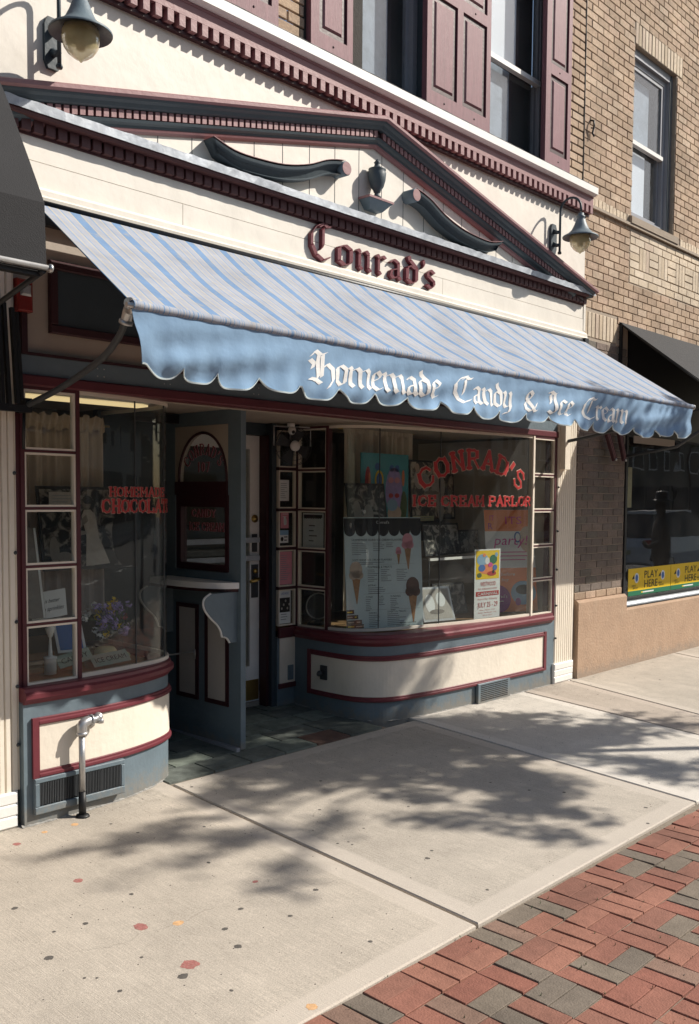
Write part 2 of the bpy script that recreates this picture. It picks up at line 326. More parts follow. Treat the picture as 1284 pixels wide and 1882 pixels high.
# ---- concrete: brushed, stained, with trowelled lighter margins stored per slab
def concrete(name, col, rot=0):
    mt, t, n, o = nodes(name); L = t.links.new
    b = n.new('ShaderNodeBsdfPrincipled'); L(b.outputs[0], o.inputs[0]); b.inputs['Roughness'].default_value = .9; b.inputs['Specular IOR Level'].default_value = .2
    geo = n.new('ShaderNodeNewGeometry')
    def noise(sc, det=8, r=.65, st=None, loc=None):
        z = n.new('ShaderNodeTexNoise'); z.inputs['Scale'].default_value = sc; z.inputs['Detail'].default_value = det; z.inputs['Roughness'].default_value = r
        if st:
            mp = n.new('ShaderNodeMapping'); mp.inputs['Scale'].default_value = st; L(geo.outputs['Position'], mp.inputs[0]); L(mp.outputs[0], z.inputs[0])
        else: L(geo.outputs['Position'], z.inputs[0])
        return z.outputs[0]
    def mrange(x, a, b_, c, d):
        q = n.new('ShaderNodeMapRange'); q.inputs[1].default_value = a; q.inputs[2].default_value = b_; q.inputs[3].default_value = c; q.inputs[4].default_value = d; L(x, q.inputs[0]); return q.outputs[0]
    def mul(a, bb):
        q = n.new('ShaderNodeMix'); q.data_type = 'RGBA'; q.blend_type = 'MULTIPLY'; q.inputs[0].default_value = 1; L(a, q.inputs[6]); L(bb, q.inputs[7]); return q.outputs[2]
    base = n.new('ShaderNodeRGB'); base.outputs[0].default_value = (*col, 1)
    c = mul(base.outputs[0], mrange(noise(.9, 5), .3, .7, .86, 1.12))
    c = mul(c, mrange(noise(7, 9, .75), .3, .7, .90, 1.08))
    c = mul(c, mrange(noise(160, 3, .8), .35, .7, .76, 1.16)); c = mul(c, mrange(noise(2.6, 9, .8, (1, .35, 1)), .56, .70, 1.0, 1.13)); c = mul(c, mrange(noise(3.7, 10, .85), .30, .44, .86, 1.0))
    brush = noise(1, 4, .7, (230, 5, 1)); grit = noise(70, 4, .8)
    c = mul(c, mrange(brush, .3, .7, .84, 1.12)); c = mul(c, mrange(grit, .60, .72, 1.0, .72)); c = mul(c, mrange(noise(26, 6, .8), .28, .40, 1.14, 1.0))
    # hairline cracks and grime gathered along the shop front
    wv = n.new('ShaderNodeTexNoise'); wv.inputs['Scale'].default_value = 2.2; wv.inputs['Detail'].default_value = 8; L(geo.outputs['Position'], wv.inputs[0])
    wm = n.new('ShaderNodeMix'); wm.data_type = 'RGBA'; wm.inputs[0].default_value = .22; L(geo.outputs['Position'], wm.inputs[6]); L(wv.outputs['Color'], wm.inputs[7])
    vo = n.new('ShaderNodeTexVoronoi'); vo.feature = 'DISTANCE_TO_EDGE'; vo.inputs['Scale'].default_value = .62; L(wm.outputs[2], vo.inputs['Vector'])
    c = mul(c, mrange(vo.outputs['Distance'], .0, .0018, .84, 1.0))
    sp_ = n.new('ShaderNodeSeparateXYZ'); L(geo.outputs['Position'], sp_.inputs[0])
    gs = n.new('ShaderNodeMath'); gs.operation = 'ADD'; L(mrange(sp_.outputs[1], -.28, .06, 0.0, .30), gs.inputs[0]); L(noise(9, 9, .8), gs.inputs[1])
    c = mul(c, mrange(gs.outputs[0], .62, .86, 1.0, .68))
    at = n.new('ShaderNodeAttribute'); at.attribute_name = 'margin'
    mx = n.new('ShaderNodeMix'); mx.data_type = 'RGBA'; ms = n.new('ShaderNodeMath'); ms.operation = 'MULTIPLY'; ms.inputs[1].default_value = .55
    L(at.outputs['Fac'], ms.inputs[0]); L(ms.outputs[0], mx.inputs[0]); L(c, mx.inputs[6]); mx.inputs[7].default_value = (col[0] * 1.15, col[1] * 1.15, col[2] * 1.17, 1)
    L(mx.outputs[2], b.inputs['Base Color'])
    ad = n.new('ShaderNodeMath'); ad.operation = 'ADD'; L(brush, ad.inputs[0]); L(noise(220, 3, .7), ad.inputs[1])
    bp = n.new('ShaderNodeBump'); bp.inputs['Strength'].default_value = .45; bp.inputs['Distance'].default_value = .004; L(ad.outputs[0], bp.inputs['Height']); L(bp.outputs[0], b.inputs['Normal'])
    return mt
M['conc1'] = concrete('concrete_beige', (.51, .455, .385))
M['conc2'] = concrete('concrete_grey', (.50, .45, .385))
M['conc3'] = concrete('concrete_new', (.61, .57, .51))
M['conc4'] = concrete('concrete_tan', (.46, .40, .34))

# ------------------------------------------------------------------ GROUND
def joinx(j, y): return j[0] + (y - j[1]) * (j[2] - j[0]) / (j[3] - j[1])
ground = obj('ground', MB().box(-60, 80, -120, 60, -.40, -.32), M['asphalt'], kind='structure')
sidewalk = obj('sidewalk', MB().add([(-8, 0.25, -.045), (14, 0.25, -.045), (14, -2.28, -.13), (-8, -2.28, -.13), (-8, .25, -.3), (14, .25, -.3), (14, -2.28, -.3), (-8, -2.28, -.3)],
    [(0, 3, 2, 1), (0, 1, 5, 4), (2, 3, 7, 6), (1, 2, 6, 5), (3, 0, 4, 7)]), M['joint'], kind='structure')
def slab(quad, mat, gap=.0085, mg=.10):
    cx = sum(p[0] for p in quad) / 4; cy = sum(p[1] for p in quad) / 4
    def inset(d):                       # inset each edge by d
        out = []
        for i in range(4):
            p0, p1, p2 = Vector(quad[i - 1]), Vector(quad[i]), Vector(quad[(i + 1) % 4])
            e1 = (p1 - p0).normalized(); e2 = (p2 - p1).normalized()
            n1 = Vector((-e1.y, e1.x)); n2 = Vector((-e2.y, e2.x))
            den = e1.x * e2.y - e1.y * e2.x
            a = p1 + n1 * d; bq = p1 + n2 * d
            t_ = ((bq.x - a.x) * e2.y - (bq.y - a.y) * e2.x) / den
            q = a + e1 * t_; out.append((q.x, q.y))
        return out
    rings = [(inset(gap), -.08, 1), (inset(gap), -.006, 1), (inset(gap + .006), 0, 1), (inset(gap + mg), -.0005, 1), (inset(gap + mg + .02), 0, 0)]
    mb = MB(); vs = []; att = []
    for pts, dz, a in rings:
        for p in pts: vs.append((p[0], p[1], G(p[1]) + dz)); att.append(a)
    fs = [(r * 4 + i, r * 4 + (i + 1) % 4, (r + 1) * 4 + (i + 1) % 4, (r + 1) * 4 + i) for r in range(4) for i in range(4)]
    fs.append((16, 17, 18, 19)); mb.add(vs, fs)
    me = mb.mesh('slab'); at = me.attributes.new('margin', 'FLOAT', 'POINT')
    for i, a in enumerate(att): at.data[i].value = a
    return obj('slab', me, mat, sidewalk)
JX = [(-5.9, 0, -6.0, -2.285), (-3.6, 0, -3.7, -2.285), (-1.3, 0, -1.4, -2.285), (.98, 0, .88, -2.285), (3.25, 0, 3.142, -2.285), (5.50, 0, 5.335, -2.285), (7.00, 0, 6.75, -2.285), (7.75, 0, 7.24, -2.285), (10.0, 0, 9.5, -2.285), (12.3, 0, 11.8, -2.285)]
mats = ['conc1', 'conc1', 'conc2', 'conc1', 'conc2', 'conc3', 'conc4', 'conc2', 'conc2']
for i in range(len(JX) - 1):
    a, b = JX[i], JX[i + 1]
    yb = -.0 if (i == 4) else .12
    xa, xb = joinx(a, yb), joinx(b, yb)
    slab([(a[2], -2.285), (b[2], -2.285), (xb, yb), (xa, yb)], M[mats[i]])
# gum and paint spots pressed into the slabs
def spot(x, y, r, mat, name, el=1.0):
    mb = MB(); k = 20; z = G(y) + .0012
    ring = [(x + r * el * (1 + random.uniform(-.15, .15)) * math.cos(2 * math.pi * i / k), y + r * (1 + random.uniform(-.15, .15)) * math.sin(2 * math.pi * i / k)) for i in range(k)]
    vs = [(p[0], p[1], G(p[1]) + .0004) for p in ring] + [(x, y, z)]
    mb.add(vs, [(i, (i + 1) % k, k) for i in range(k)]); obj(name, mb, mat, sidewalk)
for x, y, r in [(2.44, -2.43 + .45, .030), (2.21, -1.74, .045), (2.54, -1.56, .04), (2.60, -1.42, .035)]: pass
SPOTS = [('r', 31, 1551, .030), ('r', 144, 1618, .032), ('r', 258, 1703, .046), ('r', 349, 1772, .048), ('o', 137, 1515, .03), ('o', 82, 1529, .022), ('o', 327, 1696, .030), ('o', 573, 1850, .032), ('r', 469, 1620, .018),
         ('g', 375, 1519, .018), ('g', 241, 1643, .022), ('g', 27, 1669, .026), ('g', 157, 1697, .024), ('g', 90, 1760, .034), ('g', 336, 1794, .036), ('g', 437, 1739, .034), ('g', 413, 1707, .024), ('g', 442, 1670, .022),
         ('g', 580, 1635, .024), ('g', 533, 1683, .020), ('g', 383, 1585, .022), ('g', 220, 1821, .018), ('g', 680, 1730, .020), ('g', 253, 1530, .016), ('g', 204, 1514, .016), ('g', 640, 1547, .014), ('g', 785, 1577, .030), ('g', 793, 1563, .018), ('g', 647, 1552, .014),
         ('g', 587, 1488, .018), ('g', 589, 1435, .018), ('g', 620, 1490, .016), ('g', 668, 1522, .016), ('g', 750, 1482, .016), ('g', 895, 1635, .018), ('g', 1186, 1484, .022), ('g', 1190, 1513, .020), ('g', 1036, 1456, .020), ('g', 972, 1452, .018), ('g', 901, 1438, .016), ('g', 352, 1446, .020), ('g', 620, 1550, .014),
         ('g', 1192, 1439, .016), ('g', 1098, 1276, .018), ('g', 1023, 1277, .016), ('g', 940, 1310, .014), ('g', 700, 1330, .014), ('g', 425, 1820, .018), ('g', 260, 1759, .014), ('g', 99, 1712, .016), ('g', 155, 1797, .012), ('g', 178, 1797, .012), ('g', 1212, 1249, .02), ('g', 1090, 1244, .02), ('g', 1012, 1257, .014), ('g', 1166, 1246, .016)]
Rm = Matrix((r2, u2, fw))
def gpx(u, v):                          # where a measured pixel of the survey falls on the pavement
    d = Rm.transposed() @ Vector(((u - CX) / F, -(v - CY) / F, 1)); o = Vector((0, -4.494, 1.693))
    t = (.034 * o.y - o.z) / (d.z - .034 * d.y); return o + t * d
for k, u, v, r in SPOTS:
    p = gpx(u, v); mt = {'r': 'redspot', 'o': 'orangespot', 'g': 'gum'}[k]; spot(p.x, p.y, r * (.48 if k == 'g' else .68), M[mt], {'r': 'paint_spot', 'o': 'paint_spot', 'g': 'gum_spot'}[k], random.uniform(.8, 1.3))
rs = random.Random(11)
# brick paving strip, basket weave
paving = obj('brick_paving', MB().add([(-8, -2.286, -.0895), (14, -2.286, -.0895), (14, -4.9, -.1785), (-8, -4.9, -.1785), (-8, -2.286, -.34), (14, -2.286, -.34), (14, -4.9, -.34), (-8, -4.9, -.34)],
    [(0, 3, 2, 1), (0, 1, 5, 4), (2, 3, 7, 6), (1, 2, 6, 5), (3, 0, 4, 7)]), M['joint'], kind='structure')
CE = .2065; ca, sa = math.cos(math.radians(-.92)), math.sin(math.radians(-.92))
def paver_mesh(a, b, h=.045, c=.004):
    v = []
    for z, k in ((-h, 0), (-c, 0), (0, c)): v += [(-a + k, -b + k, z), (a - k, -b + k, z), (a - k, b - k, z), (-a + k, b - k, z)]
    f = [(8, 9, 10, 11)] + [(r * 4 + i, r * 4 + (i + 1) % 4, (r + 1) * 4 + (i + 1) % 4, (r + 1) * 4 + i) for r in (0, 1) for i in range(4)]
    return v, f
pv, pf = paver_mesh(CE / 2 - .0019, CE / 4 - .0019, c=.0022)
pm = MB().add(pv, pf).mesh('brick'); pm.materials.append(M['paver'])
cells = []
for i in range(-42, 40):
    for j in range(0, 12):
        for h in (0, 1):
            ci, cj = i + .5, j + .5
            if (i + j) % 2 == 0: cj += (h - .5) * .5; rz = 0
            else: ci += (h - .5) * .5; rz = math.pi / 2
            x = 3.253 + CE * (ci * ca + cj * sa); y = -2.294 - CE * (cj * ca - ci * sa)
            cells.append((x, y, rz))
def inview(x, y, z, mar=60):
    q = Rm @ (Vector((x, y, z)) - Vector((0, -4.494, 1.693)))
    if q.z < .3: return None
    u, v = CX + F * q.x / q.z, CY - F * q.y / q.z
    return (u, v, q.z) if -mar < u < 1284 + mar and -mar < v < 1882 + mar else None
vis = [(inview(x, y, G(y)), x, y, rz) for x, y, rz in cells]
seen = sorted([q for q in vis if q[0]], key=lambda q: q[0][2])[:300]; ss = set((q[1], q[2]) for q in seen)
tilt = math.atan(.034)
for _, x, y, rz in seen:
    o = bpy.data.objects.new('brick', pm); C.objects.link(o); o.parent = paving
    o.location = (x, y, G(y) - .004 + rs.uniform(-.0012, .0010))
    o.rotation_euler = (tilt + rs.uniform(-.005, .005), rs.uniform(-.005, .005), rz + rs.uniform(-.012, .012))
mb = MB(); tints = []
for x, y, rz in cells:
    if (x, y) in ss or y < -4.72: continue
    c, s_ = math.cos(rz), math.sin(rz)
    mb.add([(x + a * c - b * s_, y + a * s_ + b * c, G(y + a * s_ + b * c) - .004 + z) for a, b, z in pv], pf); tints += [rs.random()] * len(pf)
me = mb.mesh('brick_field'); at = me.attributes.new('tint', 'FLOAT', 'FACE')
for i, a in enumerate(tints): at.data[i].value = a
obj('brick_field', me, M['paver_stuff'], paving, kind='stuff')
obj('kerb', MB().box(-8, 14, -5.06, -4.9, -.34, -.165), M['conc2'], kind='structure')
obj('road', MB().box(-60, 80, -22, -5.065, -.34, -.30), M['asphalt'], kind='structure')
obj('far_pavement', MB().box(-60, 80, -26, -22, -.33, -.18), M['conc2'], kind='structure')
mb = MB()
for k in range(-6, 10): mb.box(k * 6.0, k * 6.0 + 3, -13.1, -12.95, -.3, -.296)
obj('lane_marking', mb, M['white'], kind='structure')
# moss and weeds in a few joints, grit scattered on the pavement
r9 = random.Random(31); mb = MB()
for i in range(70):
    c_ = r9.choice(seen); x, y = c_[1] + r9.choice((-1, 1)) * CE / 2 * r9.uniform(.3, 1), c_[2] + CE / 4 * r9.choice((-1, 1))
    for k in range(5):
        a = r9.uniform(0, 6.28); h = r9.uniform(.004, .012); dx, dy = .006 * math.cos(a), .006 * math.sin(a)
        mb.add([(x, y, G(y) - .004), (x + dy * .4, y - dx * .4, G(y) - .004), (x + dx + dy * .2, y + dy, G(y) + h)], [(0, 1, 2)])
obj('weeds', mb, M['leafgreen'], paving, kind='stuff')
mb = MB()
for i in range(900):
    x, y = r9.uniform(1.5, 8), -abs(r9.gauss(0, .8)) if i % 2 else r9.uniform(-3.6, -.05)
    s_ = r9.uniform(.0012, .0035); a = r9.uniform(0, 3); c_, d_ = s_ * math.cos(a), s_ * math.sin(a); z = G(y)
    mb.add([(x - c_, y - d_, z), (x + d_, y - c_, z), (x + c_ * 1.6, y + d_ * 1.6, z), (x - d_, y + c_, z), (x, y, z + s_ * .8)], [(0, 1, 4), (1, 2, 4), (2, 3, 4), (3, 0, 4)])
obj('grit', mb, M['gum'], sidewalk, kind='stuff')
# recessed lobby floor of slate tiles
lobby = obj('lobby_floor', MB().box(3.2, 5.2, -.0, 1.25, -.3, -.012), M['joint'], kind='structure')
rs2 = random.Random(4)
def tile(q, mat):
    cx = sum(p[0] for p in q) / 4; cy = sum(p[1] for p in q) / 4; g = .006
    pts = []
    for p in q:
        d = Vector((p[0] - cx, p[1] - cy)); d -= d.normalized() * g * 1.4; pts.append((cx + d.x, cy + d.y))
    z0 = rs2.uniform(.000, .003)
    mb = MB(); vs = [(x, y, G(y) + z0 - .02) for x, y in pts] + [(x, y, G(y) + z0) for x, y in pts]
    mb.add(vs, [(4, 5, 6, 7)] + [(i, (i + 1) % 4, 4 + (i + 1) % 4, 4 + i) for i in range(4)]); obj('tile', mb, mat, lobby)
def lerp(a, b, t): return (a[0] + (b[0] - a[0]) * t, a[1] + (b[1] - a[1]) * t)
xs_ = [3.25, 3.62, 3.93, 4.2, 4.52, 4.86, 5.16]; ys_ = [.02, .24, .47, .70, .90, 1.10]
for r in range(len(ys_) - 1):
    off = (.0 if r % 2 == 0 else -.14)
    xr = [xs_[0]] + [x + off + rs2.uniform(-.05, .05) for x in xs_[1:-1]] + [xs_[-1]]
    for c in range(len(xr) - 1):
        if xr[c + 1] - xr[c] < .05: continue
        if r in (0, 1) and 4.35 < (xr[c] + xr[c + 1]) / 2 < 4.95 and not (r == 0 and c > 99):
            mt = M['redtile'] if (xr[c] + xr[c + 1]) / 2 > 4.55 and r == 0 or (r == 1 and (xr[c] + xr[c + 1]) / 2 > 4.65) else M['tile']
        else: mt = M['tile']
        tile([(xr[c], ys_[r]), (xr[c + 1], ys_[r]), (xr[c + 1], ys_[r + 1]), (xr[c], ys_[r + 1])], mt)
tile([(3.262, -.10), (5.5, -.04), (5.5, .012), (3.262, .012)], M['conc2']) if False else None
obj('door_step', MB().box(4.0, 5.16, 1.10, 1.3, -.05, .075), M['conc2'], lobby)

# ------------------------------------------------------------------ THE CANDY SHOP BUILDING
XA, XB = 1.98, 7.84
shop = thing('shop_building', 'cream and maroon candy shop front with pediment, curved bay windows and recessed door', 'shop', (4.91, 0, 0))
# hidden carcass
mb = MB(); mb.box(XA, XB, .10, .16, 2.24, 4.55); mb.box(XA, 2.30, .03, .3, -.1, 2.3); mb.box(7.50, XB, .03, .3, -.1, 2.3)
mb.box(XA, XB, .12, .30, 4.5, 4.60)
obj('wall', mb, M['cream_dark'], shop)
# fascia boards
fb = obj('fascia_board', MB().box(XA, XB - .002, -.045, .10, 3.60, 4.46), M['cream_board'], shop)
lowb = MB()
seams = [3.175, 3.345, 3.52, 3.60]
lowb.box(XA, XB - .004, -.058, .10, 3.348, 3.60)
for a, b in ((XA, 3.30), (3.304, 5.70), (5.704, XB - .004)): lowb.box(a, b, -.060, .10, 3.20, 3.344)
obj('fascia_board', lowb, M['cream_board'], shop)
tr = MB(); P0 = [(XA, 0), (XB + .0, 0)]
tr.sweep(P0, [(.055, 3.150), (.095, 3.150), (.098, 3.168), (.088, 3.178), (.088, 3.205), (.070, 3.222), (.055, 3.222)])
tr.box(XB - .035, XB, -.064, -.045, 3.24, 3.52)
obj('fascia_trim', tr, M['cream_board'], shop)
obj('awning_recess', MB().box(XA + .02, XB - .02, -.02, .10, 3.06, 3.149), M['blacksteel'], shop)
# top cornice: sill flashing, white fillet, dark gap, maroon band with dentils
tc_ = obj('top_cornice', MB().box(XA, XB, -.116, -.02, 4.352, 4.42).sweep(P0, [(.0, 4.421), (.118, 4.421), (.122, 4.428), (.122, 4.436), (.0, 4.436)]), M['pink'], shop)
obj('dentil_backing', MB().box(XA, XB, -.0525, -.046, 4.268, 4.3518).box(XA, XB, -.080, -.053, 4.268, 4.2862), M['maroon_dark'], tc_)  # dark maroon paints in the shade between and under the dentils
dm = MB().bbox(0, .0425, -.116, -.053, 4.2865, 4.3515, .001).mesh('dentil'); dm.materials.append(M['pink'])
x = XA + .005
while x < XB - .045:
    obj('dentil', dm, None, tc_, at=(x, 0, 0)); x += .0785
obj('sill_fillet', MB().sweep(P0, [(0, 4.437), (.135, 4.437), (.165, 4.450), (.165, 4.508), (.155, 4.514), (0, 4.520)]), M['white'], tc_)
def flash(x0, x1, y0, z0, y1, z1, lip, amp, n, seed):     # crumpled sheet metal, rising from (y0,z0) front to (y1,z1) back
    r = random.Random(seed); noise = [r.uniform(-1, 1) for _ in range(n + 1)]
    def fn(u, v):
        x = x0 + (x1 - x0) * u; i = min(int(u * n), n); w = noise[i] * amp
        if v < .01: return (x, y0 + w * .3, z0 - lip)
        if v < .3: return (x, y0 - abs(w) * .3, z0 + w * .4)
        return (x, y0 + (y1 - y0) * (v - .3) / .7 , z0 + (z1 - z0) * (v - .3) / .7 + w * .6)
    return MB().grid(fn, n, 8, False)
obj('flashing', flash(XA, XB + .01, -.158, 4.5165, .03, 4.60, .0, .006, 90, 2), M['lead'], tc_)
# lower cornice with crumpled zinc flashing
lc = obj('lower_cornice', MB().sweep(P0, [(.06, 3.532), (.134, 3.532), (.142, 3.545), (.142, 3.552), (.06, 3.552)]).sweep([(XA, 0), (XB - .03, 0)], [(.058, 3.462), (.064, 3.462), (.064, 3.531), (.058, 3.531)]), M['maroon_dull'], shop)
dm2 = MB().bbox(0, .050, -.094, -.064, 3.474, 3.5315, .001).mesh('dentil'); dm2.materials.append(M['maroon_dull'])
x = XA + .01
while x < XB - .06:
    obj('dentil', dm2, None, lc, at=(x, 0, 0)); x += .0655
obj('flashing', flash(XA, XB + .02, -.152, 3.594, -.05, 3.622, .046, .007, 120, 5), M['zinc'], lc)
# pediment
AP = (4.91, 4.28)
ped = obj('pediment_board', MB().prism([(2.15, -.046, 3.60), (7.68, -.046, 3.60), (4.91, -.046, 4.235)], (0, -1, 0), .012), M['cream_board'], shop)
for k in range(18):
    xs = 2.9 + k * .233
    top = 4.235 - abs(xs - 4.91) * .2295 - .03
    if top > 3.63: obj('board_seam', MB().box(xs, xs + .004, -.0595, -.058, 3.61, top), M['greysteel'], ped)
SL = .2310
def rake(side, prof, name, mat, parent, x_end, lift=0):
    # profile: (outward, height above the peak line measured vertically); side -1 left, +1 right
    mb = MB(); n = len(prof); vs = []
    for xx in (AP[0], AP[0] + side * x_end):
        for o, h in prof: vs.append((xx, -o, AP[1] - abs(xx - AP[0]) * SL + h))
    fs = [(j, (j + 1) % n, n + (j + 1) % n, n + j) for j in range(n)] + [tuple(range(n)), tuple(range(2 * n - 1, n - 1, -1))]
    mb.add(vs, fs); return obj(name, mb, mat, parent)
rk = obj('raking_cornice', MB().box(4.86, 4.96, -.10, -.05, 4.20, 4.22), M['slate_dark'], shop)
for sd_ in (-1, 1):
    rake(sd_, [(.05, .012), (.185, -.004), (.195, -.012), (.195, -.030), (.178, -.040), (.05, -.040)], 'cap_moulding', M['pink'], rk, 2.93)
    rake(sd_, [(.05, -.041), (.176, -.041), (.170, -.052), (.150, -.062), (.140, -.080), (.128, -.086), (.05, -.086)], 'crown_moulding', M['slate_deep'], rk, 2.90)
    rake(sd_, [(.05, -.087), (.100, -.087), (.100, -.135), (.05, -.135)], 'dentil_bed', M['maroon_dark'], rk, 2.82)
    rake(sd_, [(.05, -.136), (.118, -.136), (.112, -.150), (.095, -.160), (.09, -.172), (.05, -.172)], 'bed_moulding', M['slate_deep'], rk, 2.66)
    rake(sd_, [(.05, -.173), (.088, -.173), (.082, -.186), (.068, -.196), (.05, -.196)], 'inner_moulding', M['pink'], rk, 2.55)
    mb = MB(); xx = .03
    while xx < 2.66:
        x0 = AP[0] + sd_ * xx; zt = AP[1] - xx * SL - .089; x1 = x0 + sd_ * .030; zt1 = zt - .030 * SL
        a, b = (x0, zt), (x1, zt1)
        mb.add([(a[0], -.1002, a[1]), (b[0], -.1002, b[1]), (b[0], -.1002, b[1] - .043), (a[0], -.1002, a[1] - .043),
                (a[0], -.122, a[1]), (b[0], -.122, b[1]), (b[0], -.122, b[1] - .043), (a[0], -.122, a[1] - .043)],
               [(4, 5, 6, 7), (0, 1, 5, 4), (1, 2, 6, 5), (2, 3, 7, 6), (3, 0, 4, 7)]); xx += .0455
    obj('dentil_course', mb, M['pink'], rk, kind='stuff')
# scrolls: an S-curved bar ending in a round volute
def scroll(side):
    cx = 4.90
    top = [(1.45, 3.735), (1.30, 3.700), (1.12, 3.700), (.90, 3.722), (.70, 3.775), (.55, 3.840), (.45, 3.870), (.37, 3.884)]
    bot = [(1.39, 3.655), (1.25, 3.618), (1.05, 3.622), (.85, 3.648), (.66, 3.700), (.52, 3.765), (.44, 3.790), (.37, 3.800)]
    T = crom(top, 4); B_ = crom(bot, 4)
    pts = [(cx + side * a, 0, z) for a, z in T] + [(cx + side * a, 0, z) for a, z in reversed(B_)]
    d0, d1 = .058, .155
    mb = MB(); n = len(T)
    for (P, Q) in ((T, 0), (B_, 0)): pass
    k = len(pts); vs = [(p[0], -d0, p[2]) for p in pts] + [(p[0], -d1 + .02, p[2]) for p in pts]
    # face with a bevelled inset so the bar reads as moulded
    fs = [(i, (i + 1) % k, (i + 1) % k + k, i + k) for i in range(k)]
    mb.add(vs, fs)
    vs2 = []
    for i in range(n):
        a, b = T[i], B_[i]
        for t_, dd in ((0, d1 - .02), (.12, d1), (.30, d1 - .004), (.42, d1 - .03), (.85, d1 - .045), (1, d1 - .02)):
            vs2.append((cx + side * (a[0] + (b[0] - a[0]) * t_), -dd, a[1] + (b[1] - a[1]) * t_))
    mb.add(vs2, [(i * 6 + j, (i + 1) * 6 + j, (i + 1) * 6 + j + 1, i * 6 + j + 1) for i in range(n - 1) for j in range(5)])
    mb.add([vs2[j] for j in range(6)], [(0, 1, 2, 3, 4, 5)])
    s = obj('scroll', mb, M['slate_deep'], shop)
    tp = MB(); nn = len(T)
    tp.add([(cx + side * a, -y_, z + .004) for a, z in T for y_ in (d0, d1 + .004)] + [(cx + side * a, -y_, z + .0005) for a, z in T for y_ in (d0, d1 + .004)],
           [(i * 2, i * 2 + 1, i * 2 + 3, i * 2 + 2) for i in range(nn - 1)] + [(i * 2 + 1, 2 * nn + i * 2 + 1, 2 * nn + i * 2 + 3, i * 2 + 3) for i in range(nn - 1)])
    obj('top_edge', tp, M['pink'], s)
    c = (cx + side * .36, 0, 3.838)
    obj('volute', MB().lathe((c[0], -d0, c[2]), [(.046, 0), (.046, .098), (.040, .102), (0, .102)], 24, (0, -1, 0)), M['slate'], s)
    obj('volute_face', MB().lathe((c[0], -d0 - .1025, c[2]), [(.0, 0), (.041, 0), (.041, .003), (0, .003)], 24, (0, -1, 0), False), M['pink'], s)
scroll(-1); scroll(1)
urn = obj('urn', MB().lathe((4.885, -.118, 3.735), [(0, 0), (.030, 0), (.032, .008), (.020, .02), (.016, .032), (.024, .04), (.026, .05), (.045, .075), (.058, .12), (.062, .165), (.056, .178), (.060, .186), (.060, .194), (.030, .204), (.022, .214), (.018, .228), (.024, .238), (.012, .250), (.004, .262), (0, .262)], 24), M['slate_deep'], shop)
obj('plinth', MB().box(4.76, 5.01, -.165, -.058, 3.712, 3.726), M['pink'], urn)
obj('plinth_base', MB().add([(4.77, -.058, 3.711), (5.0, -.058, 3.711), (5.0, -.160, 3.711), (4.77, -.160, 3.711), (4.82, -.058, 3.655), (4.95, -.058, 3.655), (4.95, -.11, 3.655), (4.82, -.11, 3.655)],
    [(0, 1, 2, 3), (4, 7, 6, 5), (0, 4, 5, 1), (1, 5, 6, 2), (2, 6, 7, 3), (3, 7, 4, 0)]).box(4.83, 4.94, -.12, -.058, 3.7265, 3.7345), M['slate'], urn)

